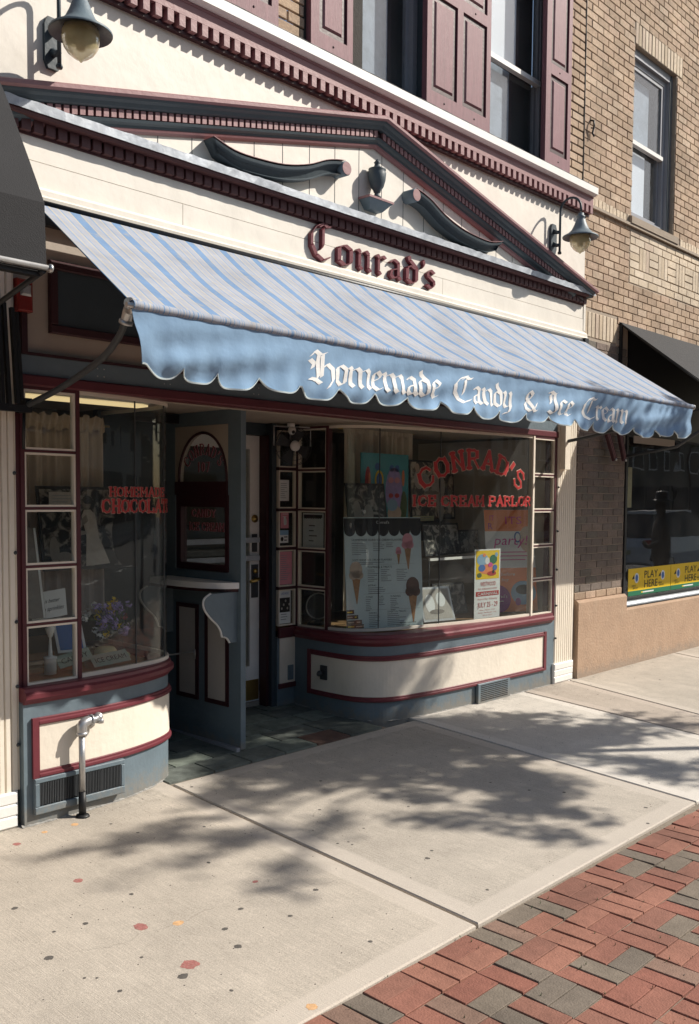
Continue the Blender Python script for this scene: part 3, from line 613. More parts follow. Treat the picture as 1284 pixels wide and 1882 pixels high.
# ---- blackletter lettering: a broad pen swept along strokes
LET = {
 'o': (.52, [[(.18, 1), (.02, .84), (.02, .16), (.18, 0), (.36, .16), (.36, .84), (.18, 1)]]),
 'n': (.62, [[(-.07, .9), (.0, 1), (.07, .88), (.04, .82), (.04, .14), (.14, .0)], [(.08, .82), (.30, 1), (.40, .86), (.40, .14), (.50, 0)]]),
 'r': (.46, [[(-.07, .9), (.0, 1), (.07, .88), (.04, .82), (.04, .14), (.14, .0)], [(.08, .82), (.24, 1), (.36, .88)]]),
 'a': (.55, [[(.02, .82), (.16, 1), (.34, .88), (.34, .14), (.44, 0)], [(.34, .58), (.08, .44), (.03, .16), (.14, .0), (.32, .16)]]),
 'd': (.54, [[(.08, 1.42), (.12, 1.22), (.36, .90), (.36, .16), (.18, 0), (.02, .16), (.02, .80), (.18, .96), (.34, .84)]]),
 's': (.52, [[(.38, .86), (.20, 1), (.04, .82), (.08, .62), (.34, .42), (.36, .18), (.20, 0), (.0, .14)]]),
 "'": (.26, [[(.06, 1.42), (.12, 1.22), (.04, 1.02)]]),
 'm': (.98, [[(-.07, .9), (.0, 1), (.07, .88), (.04, .82), (.04, .14), (.14, .0)], [(.08, .82), (.30, 1), (.40, .86), (.40, .14), (.50, 0)], [(.44, .82), (.66, 1), (.76, .86), (.76, .14), (.86, 0)]]),
 'e': (.48, [[(.20, 1), (.03, .82), (.03, .18), (.18, 0), (.36, .14)], [(.18, 1), (.35, .82), (.28, .64), (.06, .48)]]),
 'y': (.56, [[(-.07, .9), (.0, 1), (.06, .86), (.04, .2), (.16, .03), (.36, .18)], [(.30, 1), (.38, .86), (.38, .06), (.26, -.28), (.04, -.40)]]),
 'c': (.46, [[(.20, 1), (.03, .82), (.03, .18), (.18, 0), (.36, .14)], [(.18, 1), (.34, .86)]]),
 'C': (.98, [[(.62, 1.56), (.26, 1.36), (.03, 1.0), (.03, .5), (.22, .12), (.50, -.04), (.84, .16)], [(.50, 1.30), (.50, .55), (.44, .42)], [(.34, 1.30), (.58, 1.50), (.70, 1.40), (.86, 1.46)]]),
 'H': (1.0, [[(.04, 1.24), (.20, 1.52), (.38, 1.36), (.58, 1.48)], [(.32, 1.36), (.28, .95), (.30, .25), (.12, 0)], [(.0, .12), (.2, .1), (.40, -.06)], [(.02, 1.05), (.16, .9), (.10, .65)], [(.46, 1.36), (.44, .28)], [(.46, .72), (.66, .95), (.84, .74), (.84, .20), (.62, -.26)]]),
 'I': (.62, [[(.0, 1.36), (.16, 1.50), (.40, 1.36), (.50, 1.44)], [(.40, 1.36), (.38, .80), (.42, .24), (.24, .0), (.0, .16)], [(.16, 1.3), (.20, .9), (.14, .7)]]),
 '&': (.82, [[(.72, .08), (.56, .0), (.12, .82), (.12, 1.10), (.26, 1.30), (.42, 1.12), (.36, .90), (.03, .48), (.05, .14), (.26, -.02), (.54, .22), (.70, .56)]]),
 ' ': (.42, []),
}
def blackletter(text, size, pen=.24, ang=42, spread=1.0):
    """polygons (list of 2-D quads) per letter; size is the x-height"""
    out = []; x = 0; a = math.radians(ang); nx, ny = math.cos(a) * pen / 2 * .82, math.sin(a) * pen / 2
    for ch in text:
        adv, st = LET[ch]; polys = []
        for s in st:
            for p, q in zip(s[:-1], s[1:]):
                d = Vector((q[0] - p[0], q[1] - p[1])); l = d.length
                e = d * (.012 / max(l, .01))
                p_ = (p[0] - e.x, p[1] - e.y); q_ = (q[0] + e.x, q[1] + e.y)
                quad = [(p_[0] - nx, p_[1] - ny), (q_[0] - nx, q_[1] - ny), (q_[0] + nx, q_[1] + ny), (p_[0] + nx, p_[1] + ny)]
                cr = (quad[1][0] - quad[0][0]) * (quad[2][1] - quad[0][1]) - (quad[1][1] - quad[0][1]) * (quad[2][0] - quad[0][0])
                if cr < 0: quad = quad[::-1]
                if abs(cr) < .03 * l:      # stroke runs along the nib: give hairline body
                    h = Vector((-d.y, d.x)).normalized() * .028
                    quad = [(p_[0] - h.x, p_[1] - h.y), (q_[0] - h.x, q_[1] - h.y), (q_[0] + h.x, q_[1] + h.y), (p_[0] + h.x, p_[1] + h.y)]
                polys.append([((x + c[0]) * size, c[1] * size) for c in quad])
        out.append((ch, polys)); x += adv * spread
    return out, x * size
LX = [('C', 4.285, 4.495), ('o', 4.53, 4.69), ('n', 4.715, 4.885), ('r', 4.915, 5.035), ('a', 5.055, 5.205), ('d', 5.232, 5.385), ("'", 5.42, 5.465), ('s', 5.462, 5.590)]
for ch, lx0, lx1 in LX:
    polys = blackletter(ch, .130 if ch != 'C' else .152, pen=.215)[0][0][1]
    xs__ = [p[0] for q in polys for p in q]; sx = (lx1 - lx0) / (max(xs__) - min(xs__)); ox = lx0 - min(xs__) * sx
    mb = MB()
    for i, q in enumerate(polys):
        d = .026 + .0006 * (i % 7); yb = -.060
        k = len(q); c0 = (sum(p[0] for p in q) / k, sum(p[1] for p in q) / k)
        X = [ox + p[0] * sx for p in q]; Z = [3.240 + p[1] for p in q]
        vs = [(X[j], yb, Z[j]) for j in range(k)] + [(X[j], yb - d * .6, Z[j]) for j in range(k)]
        cxx, czz = sum(X) / k, sum(Z) / k
        vs += [(X[j] + (cxx - X[j]) * .22, yb - d, Z[j] + (czz - Z[j]) * .16) for j in range(k)]
        mb.add(vs, [tuple(range(2 * k, 3 * k))] + [(r * k + j, r * k + (j + 1) % k, (r + 1) * k + (j + 1) % k, (r + 1) * k + j) for r in (0, 1) for j in range(k)])
    obj('sign_letter', mb, M['maroon'], shop)

# ---- upper wall strip of brick behind the shutters, shutters and windows
ub = obj('upper_wall', MB().box(XA, 5.30 - 1.75 + .4, .006, .1, 4.60, 7.0).box(4.30, 4.86, .006, .1, 4.60, 7.0).box(5.60, 6.36, .006, .1, 4.60, 7.0).box(7.36, XB, .006, .1, 4.60, 7.0).box(XA, XB, .006, .1, 7.0, 8.2).box(2.7, 3.75, .007, .1, 6.42, 6.999).box(4.66, 5.6, .007, .1, 6.42, 6.999).box(6.32, 7.36, .007, .1, 6.42, 6.999), M['mortar_dark'], shop)
bm_ = MB().bbox(0, .196, -.006, .012, 0, .060, .003).mesh('brick'); bm_.materials.append(M['tan'])
def brick_area(parent, x0, x1, z0, z1, rows=True, holes=(), lim=None, y=0, store=None, half=None):
    z = z0; r = 0; out = []
    while z < z1 - .03:
        x = x0 - (.103 if r % 2 else 0)
        while x < x1 - .02:
            a, b = max(x, x0), min(x + .196, x1)
            ok = b - a > .03
            for hx0, hx1, hz0, hz1 in holes:
                if z + .03 > hz0 and z + .03 < hz1:
                    if a < hx1 and b > hx0:
                        if a < hx0 - .03: b = hx0 - .004
                        elif b > hx1 + .03: a = hx1 + .004
                        else: ok = False
            if ok and b - a > .02: out.append((a, b, z))
            x += .2065
        z += .0722; r += 1
    return out
cache = {}
def put_brick(parent, a, b, z, y, mat, h=.060, name='brick'):
    key = (round(b - a, 2), mat, round(h, 3))
    if key not in cache:
        me = MB().bbox(0, round(b - a, 2), -.006, .012, 0, h, .003).mesh('brick'); me.materials.append(M[mat]); cache[key] = me
    o = obj(name, cache[key], None, parent, at=(a, y + rs.uniform(-.002, .0015), z)); return o
for a0, a1 in ((XA, 3.60), (4.06, 4.30), (6.30, 6.36), (7.54, XB)):
    for a, b, z in brick_area(ub, a0, a1, 4.615, 5.4 if a0 < 7 else 6.9):
        if inview((a + b) / 2, 0, z): put_brick(ub, a, b, z, .004, 'tan')
for k in range(46):                                                     # soldier course fragments showing above the flashing
    pass
def window(parent, x0, x1, z0, z1, zm, name='upper_window', depth=.12):
    w_ = obj(name, MB().box(x0, x1, depth + .10, depth + .12, z0, z1), M['dark'], parent)
    fr = MB()
    for a, b, c, d in ((x0, x0 + .05, z0, z1), (x1 - .05, x1, z0, z1), (x0 + .05, x1 - .05, z1 - .05, z1), (x0 + .05, x1 - .05, z0, z0 + .045)): fr.box(a, b, depth - .02, depth + .06, c, d)
    obj('frame', fr, M['winframe'], w_)
    s1 = MB(); s1.box(x0 + .051, x0 + .085, depth - .012, depth + .02, zm, z1 - .051).box(x1 - .085, x1 - .051, depth - .012, depth + .02, zm, z1 - .051).box(x0 + .085, x1 - .085, depth - .012, depth + .02, z1 - .085, z1 - .051)
    obj('sash', s1, M['winframe'], w_); obj('meeting_rail', MB().box(x0 + .051, x1 - .051, depth - .03, depth + .02, zm - .04, zm), M['white'], w_)
    s2 = MB(); s2.box(x0 + .051, x0 + .085, depth + .02, depth + .05, z0 + .045, zm - .04).box(x1 - .085, x1 - .051, depth + .02, depth + .05, z0 + .045, zm - .04).box(x0 + .085, x1 - .085, depth + .02, depth + .05, z0 + .045, z0 + .09)
    obj('sash', s2, M['winframe'], w_)
    obj('pane', MB().box(x0 + .085, x1 - .085, depth, depth + .004, zm, z1 - .085), M['upglass'], w_)
    obj('pane', MB().box(x0 + .085, x1 - .085, depth + .032, depth + .036, z0 + .09, zm - .04), M['upglass'], w_)
    return w_
M['winframe'] = paint('grey_window_frame', (.30, .31, .34), .5, .08, 8, .05, 40, dirt=.3, dirtcol=(.2, .2, .22))
M['lace'] = paint('lace_curtain', (.34, .40, .46), .8, .25, 9, .3, 30)
M['blind'] = paint('window_blind', (.84, .90, .95), .7, .04, 5, 0)
for (x0, x1) in ((4.66, 5.56), (6.32, 7.30), (2.7, 3.75)):
    w_ = window(shop, x0, x1, 4.60, 6.4, 5.33 if x0 > 6 else 5.6)
    obj('reveal', MB().box(x1, x1 + .06, .012, .13, 4.60, 6.4), M['slate_dark'], w_)
    mb = MB()
    if x0 < 5:
        z = 4.66
        while z < 6.3: mb.obox((x0 + .22, .185, z), (.16, 0, 0), (0, .010, .012), (0, .0015, -.002)); z += .030
        obj('blind', mb, M['blind'], w_); obj('curtain', MB().box(x0 + .385, x0 + .66, .185, .19, 4.63, 6.3), M['lace'], w_)
    else:
        obj('blind', mb.box(x0 + .09, x0 + .66, .178, .182, 5.34, 6.3), M['blind'], w_); obj('curtain', MB().box(x0 + .09, x0 + .58, .186, .19, 4.63, 5.32), M['lace'], w_)
def shutter(x0, x1, z0=4.585, two=True):
    xm = (x0 + x1) / 2; cols = [(x0 + .055, xm - .035), (xm + .035, x1 - .055)] if two else [(x0 + .075, x1 - .055)]
    s = obj('shutter', MB().box(x0, x1, -.030, .0, z0, z0 + 2.0), M['shutter'], shop)
    fr = MB(); zt = z0 + 2.0
    rows_ = [(z0 + .105, z0 + (.80 if two else .76)), (z0 + (.885 if two else .85), z0 + 1.60)]
    fr.box(x0, x1, -.046, -.0305, z0, rows_[0][0]); fr.box(x0, x1, -.046, -.0305, rows_[0][1], rows_[1][0]); fr.box(x0, x1, -.046, -.0305, rows_[1][1], zt)
    xs = [x0] + [c for col in cols for c in col] + [x1]
    for a, b in rows_:
        for i in range(0, len(xs), 2): fr.box(xs[i], xs[i + 1], -.046, -.0305, a, b)
    obj('frame', fr, M['shutter'], s)
    for a, b in rows_:
        for c, d in cols:
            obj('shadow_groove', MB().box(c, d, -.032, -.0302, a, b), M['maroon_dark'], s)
            mb = MB(); e = .040
            mb.add([(c + e, -.033, a + e), (d - e, -.033, a + e), (d - e, -.033, b - e), (c + e, -.033, b - e), (c + e + .014, -.043, a + e + .014), (d - e - .014, -.043, a + e + .014), (d - e - .014, -.043, b - e - .014), (c + e + .014, -.043, b - e - .014)],
                   [(4, 5, 6, 7), (0, 1, 5, 4), (1, 2, 6, 5), (2, 3, 7, 6), (3, 0, 4, 7)])
            obj('panel', mb, M['shutter'], s)
    bt = MB()
    for c, d in cols:
        for z in (z0 + .05, (rows_[0][1] + rows_[1][0]) / 2): bt.lathe(((c + d) / 2, -.046, z), [(0, 0), (.008, 0), (.006, .004), (0, .005)], 8, (0, -1, 0))
    obj('bolt', bt, M['maroon_dark'], s)
shutter(3.62, 4.04, two=False); shutter(4.32, 4.71, two=False); shutter(5.50, 6.30); shutter(7.12, 7.535, two=False)

# ---- pilasters with vertical fluting
def pilaster(x0, x1, name='pilaster'):
    prof = [(x0, .03), (x0, -.012)]; x = x0 + .006; w_ = (x1 - x0 - .012) / 9
    for i in range(9):
        prof += [(x, -.012), (x + w_ * .12, -.018), (x + w_ * .78, -.018), (x + w_ * .88, -.004), (x + w_ * .97, -.004)]; x += w_
    prof += [(x1, -.012), (x1, .03)]
    p = obj(name, MB().prism([(a, b, .185) for a, b in prof], (0, 0, 1), 3.150 - .186), M['cream'], shop)
    fb_ = MB(); z = -.12
    r = random.Random(int(x0 * 10))
    for k in range(5): fb_.bbox(x0 - .022 + r.uniform(-.004, .004), x1 - .018 + r.uniform(-.004, .004), -.034 + r.uniform(-.004, .003), .03, z, z + .0605, .008); z += .061
    obj('foot', fb_, M['white'], p)
    sc = MB()
    for z in (.42, .72, 1.05, 1.40, 1.80): sc.lathe((x1 - .01 if x0 < 3 else x0 + .012, -.014, z), [(0, 0), (.010, 0), (.010, .006), (.005, .016), (0, .016)], 8, (0, -1, 0))
    obj('screw', sc, M['greysteel'], p)
    return p
pl1 = pilaster(1.98, 2.305); pl2 = pilaster(7.49, 7.82)
obj('trim_box', MB().box(7.515, 7.605, -.075, -.019, 1.962, 2.40), M['cream'], pl2)
# ---- frieze beneath the awning
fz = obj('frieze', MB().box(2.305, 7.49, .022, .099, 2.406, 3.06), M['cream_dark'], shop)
for a, b in ((2.51, 3.85), (4.10, 5.70), (5.95, 7.30)):
    f_ = obj('frieze_panel', MB().box(a + .045, b - .045, .006, .0215, 2.57, 2.85), M['slate_dark'], fz)
    mo = MB()
    for q in ((a, b, 2.525, 2.5695), (a, b, 2.8505, 2.895), (a, a + .0445, 2.57, 2.85), (b - .0445, b, 2.57, 2.85)): mo.bbox(q[0], q[1], -.008, .0215, q[2], q[3], .006)
    obj('moulding', mo, M['maroon_dark'], fz)
obj('header_fillet', MB().box(2.306, 7.489, -.012, .02, 2.398, 2.412), M['maroon_dark'], shop)
obj('header_band', MB().box(2.306, 7.489, -.004, .10, 2.300, 2.3975), M['slate_deep'] if False else M['slate'], shop)
obj('header_band', MB().bbox(2.306, 7.489, -.022, .10, 2.243, 2.2995, .008), M['headmaroon'], shop)
rv = MB()
for bx in (2.80, 3.23, 3.9):
    for dx in (-.02, .02):
        for dz in (-.02, .02): rv.lathe((bx + dx, -.004, 2.35 + dz), [(0, 0), (.004, 0), (.004, .002), (0, .003)], 6, (0, -1, 0))
obj('rivet', rv, M['galv'], shop)
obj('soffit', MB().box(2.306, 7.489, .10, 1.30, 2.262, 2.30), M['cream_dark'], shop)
# post at each end of the shopfront
obj('corner_post', MB().box(2.306, 2.330, -.006, .10, .66, 2.2425), M['maroon_mid'], shop); obj('corner_post', MB().box(7.462, 7.489, -.006, .10, .585, 2.2425), M['maroon_mid'], shop)
obj('corner_post', MB().box(7.425, 7.489, -.010, .10, -.1, .5848), M['slate'], shop)

# ---- bay windows
def bay(side):
    if side == 'R':
        base = crom([(5.155, 1.02), (5.135, .75), (5.130, .50), (5.145, .33), (5.21, .20), (5.34, .105), (5.58, .055), (5.85, .028), (6.28, .004), (6.75, -.010), (7.424, -.018)], 6)
        gl = crom([(5.19, .62), (5.215, .50), (5.275, .405), (5.39, .315), (5.56, .25), (5.86, .175), (6.22, .105), (6.56, .055), (6.85, .02), (7.085, .004)], 6)
        rows = [2.205, 1.904, 1.591, 1.277, .976, .668]; zs = .585; zt = .660
    else:
        base = crom([(2.306, -.055), (2.62, -.055), (2.88, -.032), (3.08, .015), (3.23, .075), (3.335, .15), (3.40, .26), (3.43, .45), (3.43, .75), (3.43, 1.10)], 6)
        gl = crom([(2.672, .008), (2.82, .020), (3.02, .050), (3.20, .090), (3.31, .145), (3.385, .225), (3.43, .36), (3.44, .55), (3.44, 1.0)], 6)
        rows = [2.205, 1.915, 1.623, 1.325, 1.026, .735]; zs = .640; zt = .712
    b = obj('bay_window', MB().sweep(base, [(0, -.12), (0, zs), (-.06, zs), (-.06, -.12)], smooth=False), M['slate'], shop)
    # display floor and sill
    obj('sill', MB().sweep(base, [(-.05, zs - .002), (.006, zs - .012), (.016, zs), (.034, zs + .018), (.034, zs + .040), (.020, zs + .052), (.016, zt - .004), (.004, zt), (-.12, zt), (-.12, zs)], smooth=False), M['maroon'], b)
    fl = [(p[0], p[1]) for p in gl]
    if side == 'R': poly = [(5.19, 1.6), (5.19, 1.0)] + fl + [(7.46, .004), (7.46, 1.6)]
    else: poly = [(2.33, 1.6), (2.33, .004)] + fl + [(3.44, 1.6)]
    obj('display_floor', MB().prism([(x, y + .02, zs + .002) for x, y in poly], (0, 0, 1), zt - zs - .012), M['woodfloor'], b)
    # cream panel with maroon moulding, following the curve
    def cut(lo, hi):
        if side == 'R': return [p for p in base if (p[1] < lo and p[0] < 5.3) or (5.3 <= p[0] <= hi)]
        return [p for p in base if lo <= p[0] and p[1] < hi]
    if side == 'R':
        pb = cut(.76, 7.29); pb.append((7.29, pb[-1][1] - .001)) if pb[-1][0] < 7.28 else None
        z0, z1 = .188, .462
    else: pb = [(2.385, -.055)] + [p for p in base if p[0] > 2.40 and p[1] < .30]; z0, z1 = .278, .515
    obj('base_panel', MB().sweep(pb, [(.0005, z0), (.007, z0), (.007, z1), (.0005, z1)]), M['cream'], b)
    mo = MB(); P_ = lambda a, c: [(.0005, a), (.016, a), (.020, a + .006), (.020, a + .018), (.012, a + .024), (.012, c - .004), (.008, c), (.0005, c)]
    mo.sweep(pb, P_(z1 + .0005, z1 + .038)); mo.sweep(pb, P_(z0 - .038, z0 - .0005))
    for (q0, q1) in ((pb[0], pb[1]), (pb[-1], pb[-2])):
        d = (Vector(q0) - Vector(q1)).normalized(); e = (q0[0] + d.x * .036, q0[1] + d.y * .036)
        path = [e, q0] if q0 == pb[0] else [q0, e]
        mo.sweep(path, [(.0005, z0 - .038), (.018, z0 - .038), (.018, z1 + .038), (.0005, z1 + .038)])
    obj('panel_moulding', mo, M['maroon'], b)
    # glazing: curved sheets, with beads top and bottom
    segs = [0, .36, .60, 1.0] if side == 'R' else [0, .28, .50, 1.0]
    n = len(gl)
    zc0, zc1 = zt + .022, 2.222
    for a, c in zip(segs[:-1], segs[1:]):
        i0, i1 = int(a * (n - 1)), int(c * (n - 1))
        pts = gl[i0:i1 + 1]
        obj('pane', MB().sweep(pts, [(0, zc0), (0, zc1), (-.006, zc1), (-.006, zc0)], smooth=False), M['glass'], b)
        if a > 0: obj('glass_joint', MB().box(gl[i0][0] - .003, gl[i0][0] + .003, gl[i0][1] - .004, gl[i0][1] + .002, zc0, zc1), M['greysteel'], b)
    obj('glazing_bead', MB().sweep(gl, [(.010, zt + .0005), (.010, zc0), (-.014, zc0), (-.014, zt + .0005)]), M['cream'], b)
    obj('glazing_bead', MB().sweep(gl, [(.010, zc1), (.010, 2.2425), (-.014, 2.2425), (-.014, zc1)]), M['cream'], b)
    # stack of five small panes beside the pilaster, and (right bay) beside the door
    def stack(pa, pb_, nm):
        A, B_ = Vector((*pa, 0)), Vector((*pb_, 0)); u = (B_ - A).normalized(); nn = Vector((u.y, -u.x, 0)); L_ = (B_ - A).length
        def bx(mb, s0, s1, o0, o1, za, zb):
            mb.obox(A + u * (s0 + s1) / 2 + nn * (o0 + o1) / 2 + Vector((0, 0, (za + zb) / 2)), u * (s1 - s0) / 2, nn * (o1 - o0) / 2, (0, 0, (zb - za) / 2))
        pf_ = MB(); bx(pf_, -.012, .010, -.03, .018, zt, 2.2425) if nm != 'r' else None; bx(pf_, L_ - .010, L_ + .012, -.03, .018, zt, 2.2425)
        for z in rows[1:-1]: bx(pf_, .0105, L_ - .0105, -.03, .014, z - .007, z + .007)
        bx(pf_, .0105, L_ - .0105, -.03, .014, 2.226, 2.2425)
        if nm == 'r': pc = MB(); bx(pc, -.014, .010, -.03, .018, zt, 2.2425); obj('mullion', pc, M['cream'], b)
        fr_ = obj('pane_frame', pf_, M['maroon_mid'], b)
        for zh, zl in zip(rows[:-1], rows[1:]):
            za, zb = zl + .0075, zh - .0075 if zh < 2.2 else 2.2255
            bd = MB(); e = .0105
            if zl < rows[-2]: za = zt + .002
            bx(bd, .0105, .0105 + e, -.02, .012, za, zb); bx(bd, L_ - .0105 - e, L_ - .0105, -.02, .012, za, zb)
            bx(bd, .0105 + e, L_ - .0105 - e, -.02, .012, za, za + e); bx(bd, .0105 + e, L_ - .0105 - e, -.02, .012, zb - e, zb)
            obj('bead', bd, M['cream'], b)
            g = MB(); bx(g, .0105 + e, L_ - .0105 - e, -.010, -.006, za + e, zb - e); obj('pane', g, M['glass'], b)
    if side == 'R':
        stack((7.10, .004), (7.450, .000), 'r'); stack((5.175, .955), (5.19, .635), 'b')
    else: stack((2.342, .002), (2.655, .008), 'l')
    return b
bayR = bay('R'); bayL = bay('L')
# floor vents
v = obj('vent', MB().bbox(6.29, 6.76, -.030, -.008, -.01, .165, .004), M['slate'], bayR)
lv = MB()
for i in range(9):
    z = .018 + i * .0155
    for a, c in ((6.325, 6.42), (6.425, 6.52), (6.525, 6.62), (6.625, 6.72)): lv.box(a, c, -.0315, -.0302, z, z + .008)
obj('louvre', lv, M['black'], v)
v = obj('vent', MB().box(2.352, 2.885, -.062, -.05, .052, .240), M['slate'], bayL)
fr = MB()
for q in ((2.352, 2.885, .052, .092), (2.352, 2.885, .214, .240), (2.352, 2.378, .0922, .2138), (2.860, 2.885, .0922, .2138)): fr.bbox(q[0], q[1], -.082, -.0622, q[2], q[3], .004)
obj('frame', fr, M['slate'], v)
gr = MB(); r = random.Random(3); x = 2.380
while x < 2.858:
    d = r.uniform(-.004, .004); gr.box(x, x + .0045, -.078, -.063, .094 + r.uniform(0, .006), .212); x += .0092 + r.uniform(-.001, .001)
obj('grille', gr, M['greysteel'], v); obj('vent_void', MB().box(2.379, 2.859, -.0635, -.0622, .0925, .2135), M['black'], v)
obj('socket_cover', MB().bbox(5.118, 5.124, .46, .52, .27, .40) if False else MB().obox((5.122, .60, .335), (.010, 0, 0), (0, .035, 0), (0, 0, .055)), M['greysteel'], bayR)
obj('tap', MB().lathe((5.112, .60, .335), [(0, 0), (.016, 0), (.016, .03), (.022, .034), (.022, .045), (0, .045)], 12, (-1, 0, 0)).lathe((5.075, .615, .33), [(0, 0), (.02, 0), (.02, .02), (0, .02)], 12, (0, -1, 0)), M['greysteel'], bayR)

def caulk(path, name, seed, w0=.008):
    r = random.Random(seed); vs = []; n = 0
    P = []
    for p, q in zip(path[:-1], path[1:]):
        l = math.hypot(q[0] - p[0], q[1] - p[1]); k = max(1, int(l / .02))
        P += [(p[0] + (q[0] - p[0]) * i / k, p[1] + (q[1] - p[1]) * i / k) for i in range(k)]
    mb = MB(); prof = []
    for i in range(len(P) - 1):
        d = (Vector(P[i + 1]) - Vector(P[i])).normalized(); nx, ny = d.y, -d.x; o = w0 * r.uniform(.3, 1.6); h = .005 * r.uniform(.2, 1.5)
        x, y = P[i]; vs += [(x - nx * .004, y - ny * .004, G(y) + h + .006), (x + nx * o * .5, y + ny * o * .5, G(y) + h * .7), (x + nx * o, y + ny * o, G(y) + .0006), (x - nx * .004, y - ny * .004, G(y) - .01)]; n += 1
    mb.add(vs, [(i * 4 + j, (i + 1) * 4 + j, (i + 1) * 4 + j + 1, i * 4 + j + 1) for i in range(n - 1) for j in range(3)])
    return obj(name, mb, M['caulk'], shop)
M['caulk'] = paint('rough_cement_seam', (.30, .29, .27), .95, .35, 40, .8, 60, dirt=.9, dirtcol=(.12, .14, .15))
caulk([(5.14, .95), (5.13, .50), (5.145, .33), (5.21, .20), (5.34, .105), (5.58, .055), (5.85, .028), (6.28, .004), (6.75, -.010), (7.45, -.018)], 'cement_seam', 1)
caulk([(2.29, -.055), (2.62, -.055), (2.88, -.032), (3.08, .015), (3.23, .075), (3.335, .15), (3.40, .26)], 'cement_seam', 2, .010)
# ---- recessed entrance: small-pane stack, door frame, inner door
ent = obj('entrance_wall', MB().box(4.965, 5.165, .965, 1.02, -.05, .580), M['slate'], shop)
obj('base_panel', MB().box(4.985, 5.155, .958, .9645, .215, .575), M['cream'], ent)
obj('panel_moulding', MB().bbox(4.975, 5.16, .945, .9645, .175, .2145, .004), M['maroon_mid'], ent); obj('sill', MB().bbox(4.967, 5.165, .935, .9645, .5805, .66, .006), M['maroon_mid'], ent)
obj('socket_cover', MB().bbox(5.07, 5.125, .945, .9578, .235, .352), M['slate'], ent)
rows = [2.222, 1.911, 1.590, 1.285, .973, .662]
for zh, zl in zip(rows[:-1], rows[1:]):
    bd = MB(); e = .010; za, zb = zl + .012, zh - .012
    bd.box(4.970, 4.970 + e, .955, .985, za, zb).box(5.150 - e, 5.150, .955, .985, za, zb).box(4.970 + e, 5.150 - e, .955, .985, za, za + e).box(4.970 + e, 5.150 - e, .955, .985, zb - e, zb)
    obj('bead', bd, M['cream'], ent); obj('pane', MB().box(4.983, 5.137, .97, .974, za + e, zb - e), M['glass'], ent)
mb = MB()
for z in rows[1:-1] + [2.233]: mb.box(4.966, 5.163, .95, .99, z - .0115, z + .0115)
mb.box(5.1505, 5.175, .946, .99, .662, 2.262); obj('pane_frame', mb, M['maroon_dark'], ent)
df = obj('door_frame', MB().box(4.925, 4.9655, .985, 1.10, -.02, 2.262).box(3.44, 3.98, 1.06, 1.12, -.05, 2.262).box(3.98, 4.9245, 1.06, 1.10, 2.17, 2.262), M['slate_dark'], shop)
obj('door_stop', MB().box(4.898, 4.9245, 1.02, 1.10, -.02, 2.169), M['maroon_dark'], df)
idr = obj('inner_door', MB().box(4.80, 4.897, 1.105, 1.15, .08, 2.165).box(4.02, 4.12, 1.105, 1.15, .08, 2.165).box(4.12, 4.80, 1.105, 1.15, 2.06, 2.165).box(4.12, 4.80, 1.105, 1.15, .08, .36), M['white'], shop)
obj('pane', MB().box(4.12, 4.80, 1.122, 1.128, .36, 2.06), M['glass'], idr)
obj('kick_plate', MB().box(4.03, 4.89, 1.100, 1.1045, .09, .25), M['brass'], idr)
obj('push_bar', MB().box(4.10, 4.86, 1.055, 1.075, 1.335, 1.375).box(4.10, 4.86, 1.055, 1.075, 1.195, 1.235), M['zinc'], idr)
obj('lock_plate', MB().box(4.815, 4.88, 1.097, 1.1045, .90, 1.16).box(4.82, 4.87, 1.097, 1.1045, 1.26, 1.40), M['greysteel'], idr)
obj('handle', MB().tube([(4.845, 1.10, 1.05), (4.845, 1.04, 1.05), (4.80, 1.03, 1.04), (4.75, 1.04, 1.035)], .012, 8).lathe((4.845, 1.10, 1.11), [(0, 0), (.02, 0), (.018, .02), (0, .022)], 12, (0, -1, 0)), M['brass'], idr)
obj('lock', MB().lathe((4.845, 1.104, 1.52), [(0, 0), (.03, 0), (.03, .012), (.012, .014), (.012, .022), (0, .022)], 14, (0, -1, 0)), M['brass'], idr)

# ---- outer shop door, held open at right angles to the front: it carries an arched light, a glazed panel and a serving shelf
def dbox(mb, y0, y1, z0, z1, t0, t1): return mb.box(3.97 - t1, 3.97 - t0, y0, y1, z0, z1)   # t grows towards the left bay
dr = thing('storm_door', '', '', (3.99, 1.06, 0))
for k_ in ('label', 'category'): del dr[k_]
dr.parent = shop; dr.location = Vector((3.99, 1.06, 0)) - wloc(shop)
core = MB(); core.box(3.97, 4.012, .225, .355, .02, 2.262).box(3.97, 4.012, .935, 1.055, .02, 2.262)
core.box(3.97, 4.012, .355, .935, 2.17, 2.262).box(3.97, 4.012, .355, .935, .02, 1.185)
# the arched upper light is cut from a cream panel
def archpts(n=24, yc=.63, hw=.262, z0=1.785, h=.335):
    return [(yc + hw * math.cos(math.pi * i / n), z0 + h * math.sin(math.pi * i / n) ** .9) for i in range(n + 1)]
core.box(3.97, 4.012, .355, .935, 1.70, 1.784)
obj('leaf', core, M['slate'], dr)
ap = archpts(); mb = MB(); n = len(ap)
outer = [(.935, 1.785)] + [(.935 - (.935 - .355) * i / (n - 3), 2.168) for i in range(n - 2)] + [(.355, 1.785)]
outer = [(.935, 1.785)] + [(.935, 2.168)] * 3 + [(.935 - .58 * i / (n - 9), 2.168) for i in range(n - 8)] + [(.355, 2.168)] * 3 + [(.355, 1.785)]
vs = [(3.972, y, z) for y, z in ap] + [(3.972, y, z) for y, z in outer[:n]] + [(4.008, y, z) for y, z in ap] + [(4.008, y, z) for y, z in outer[:n]]
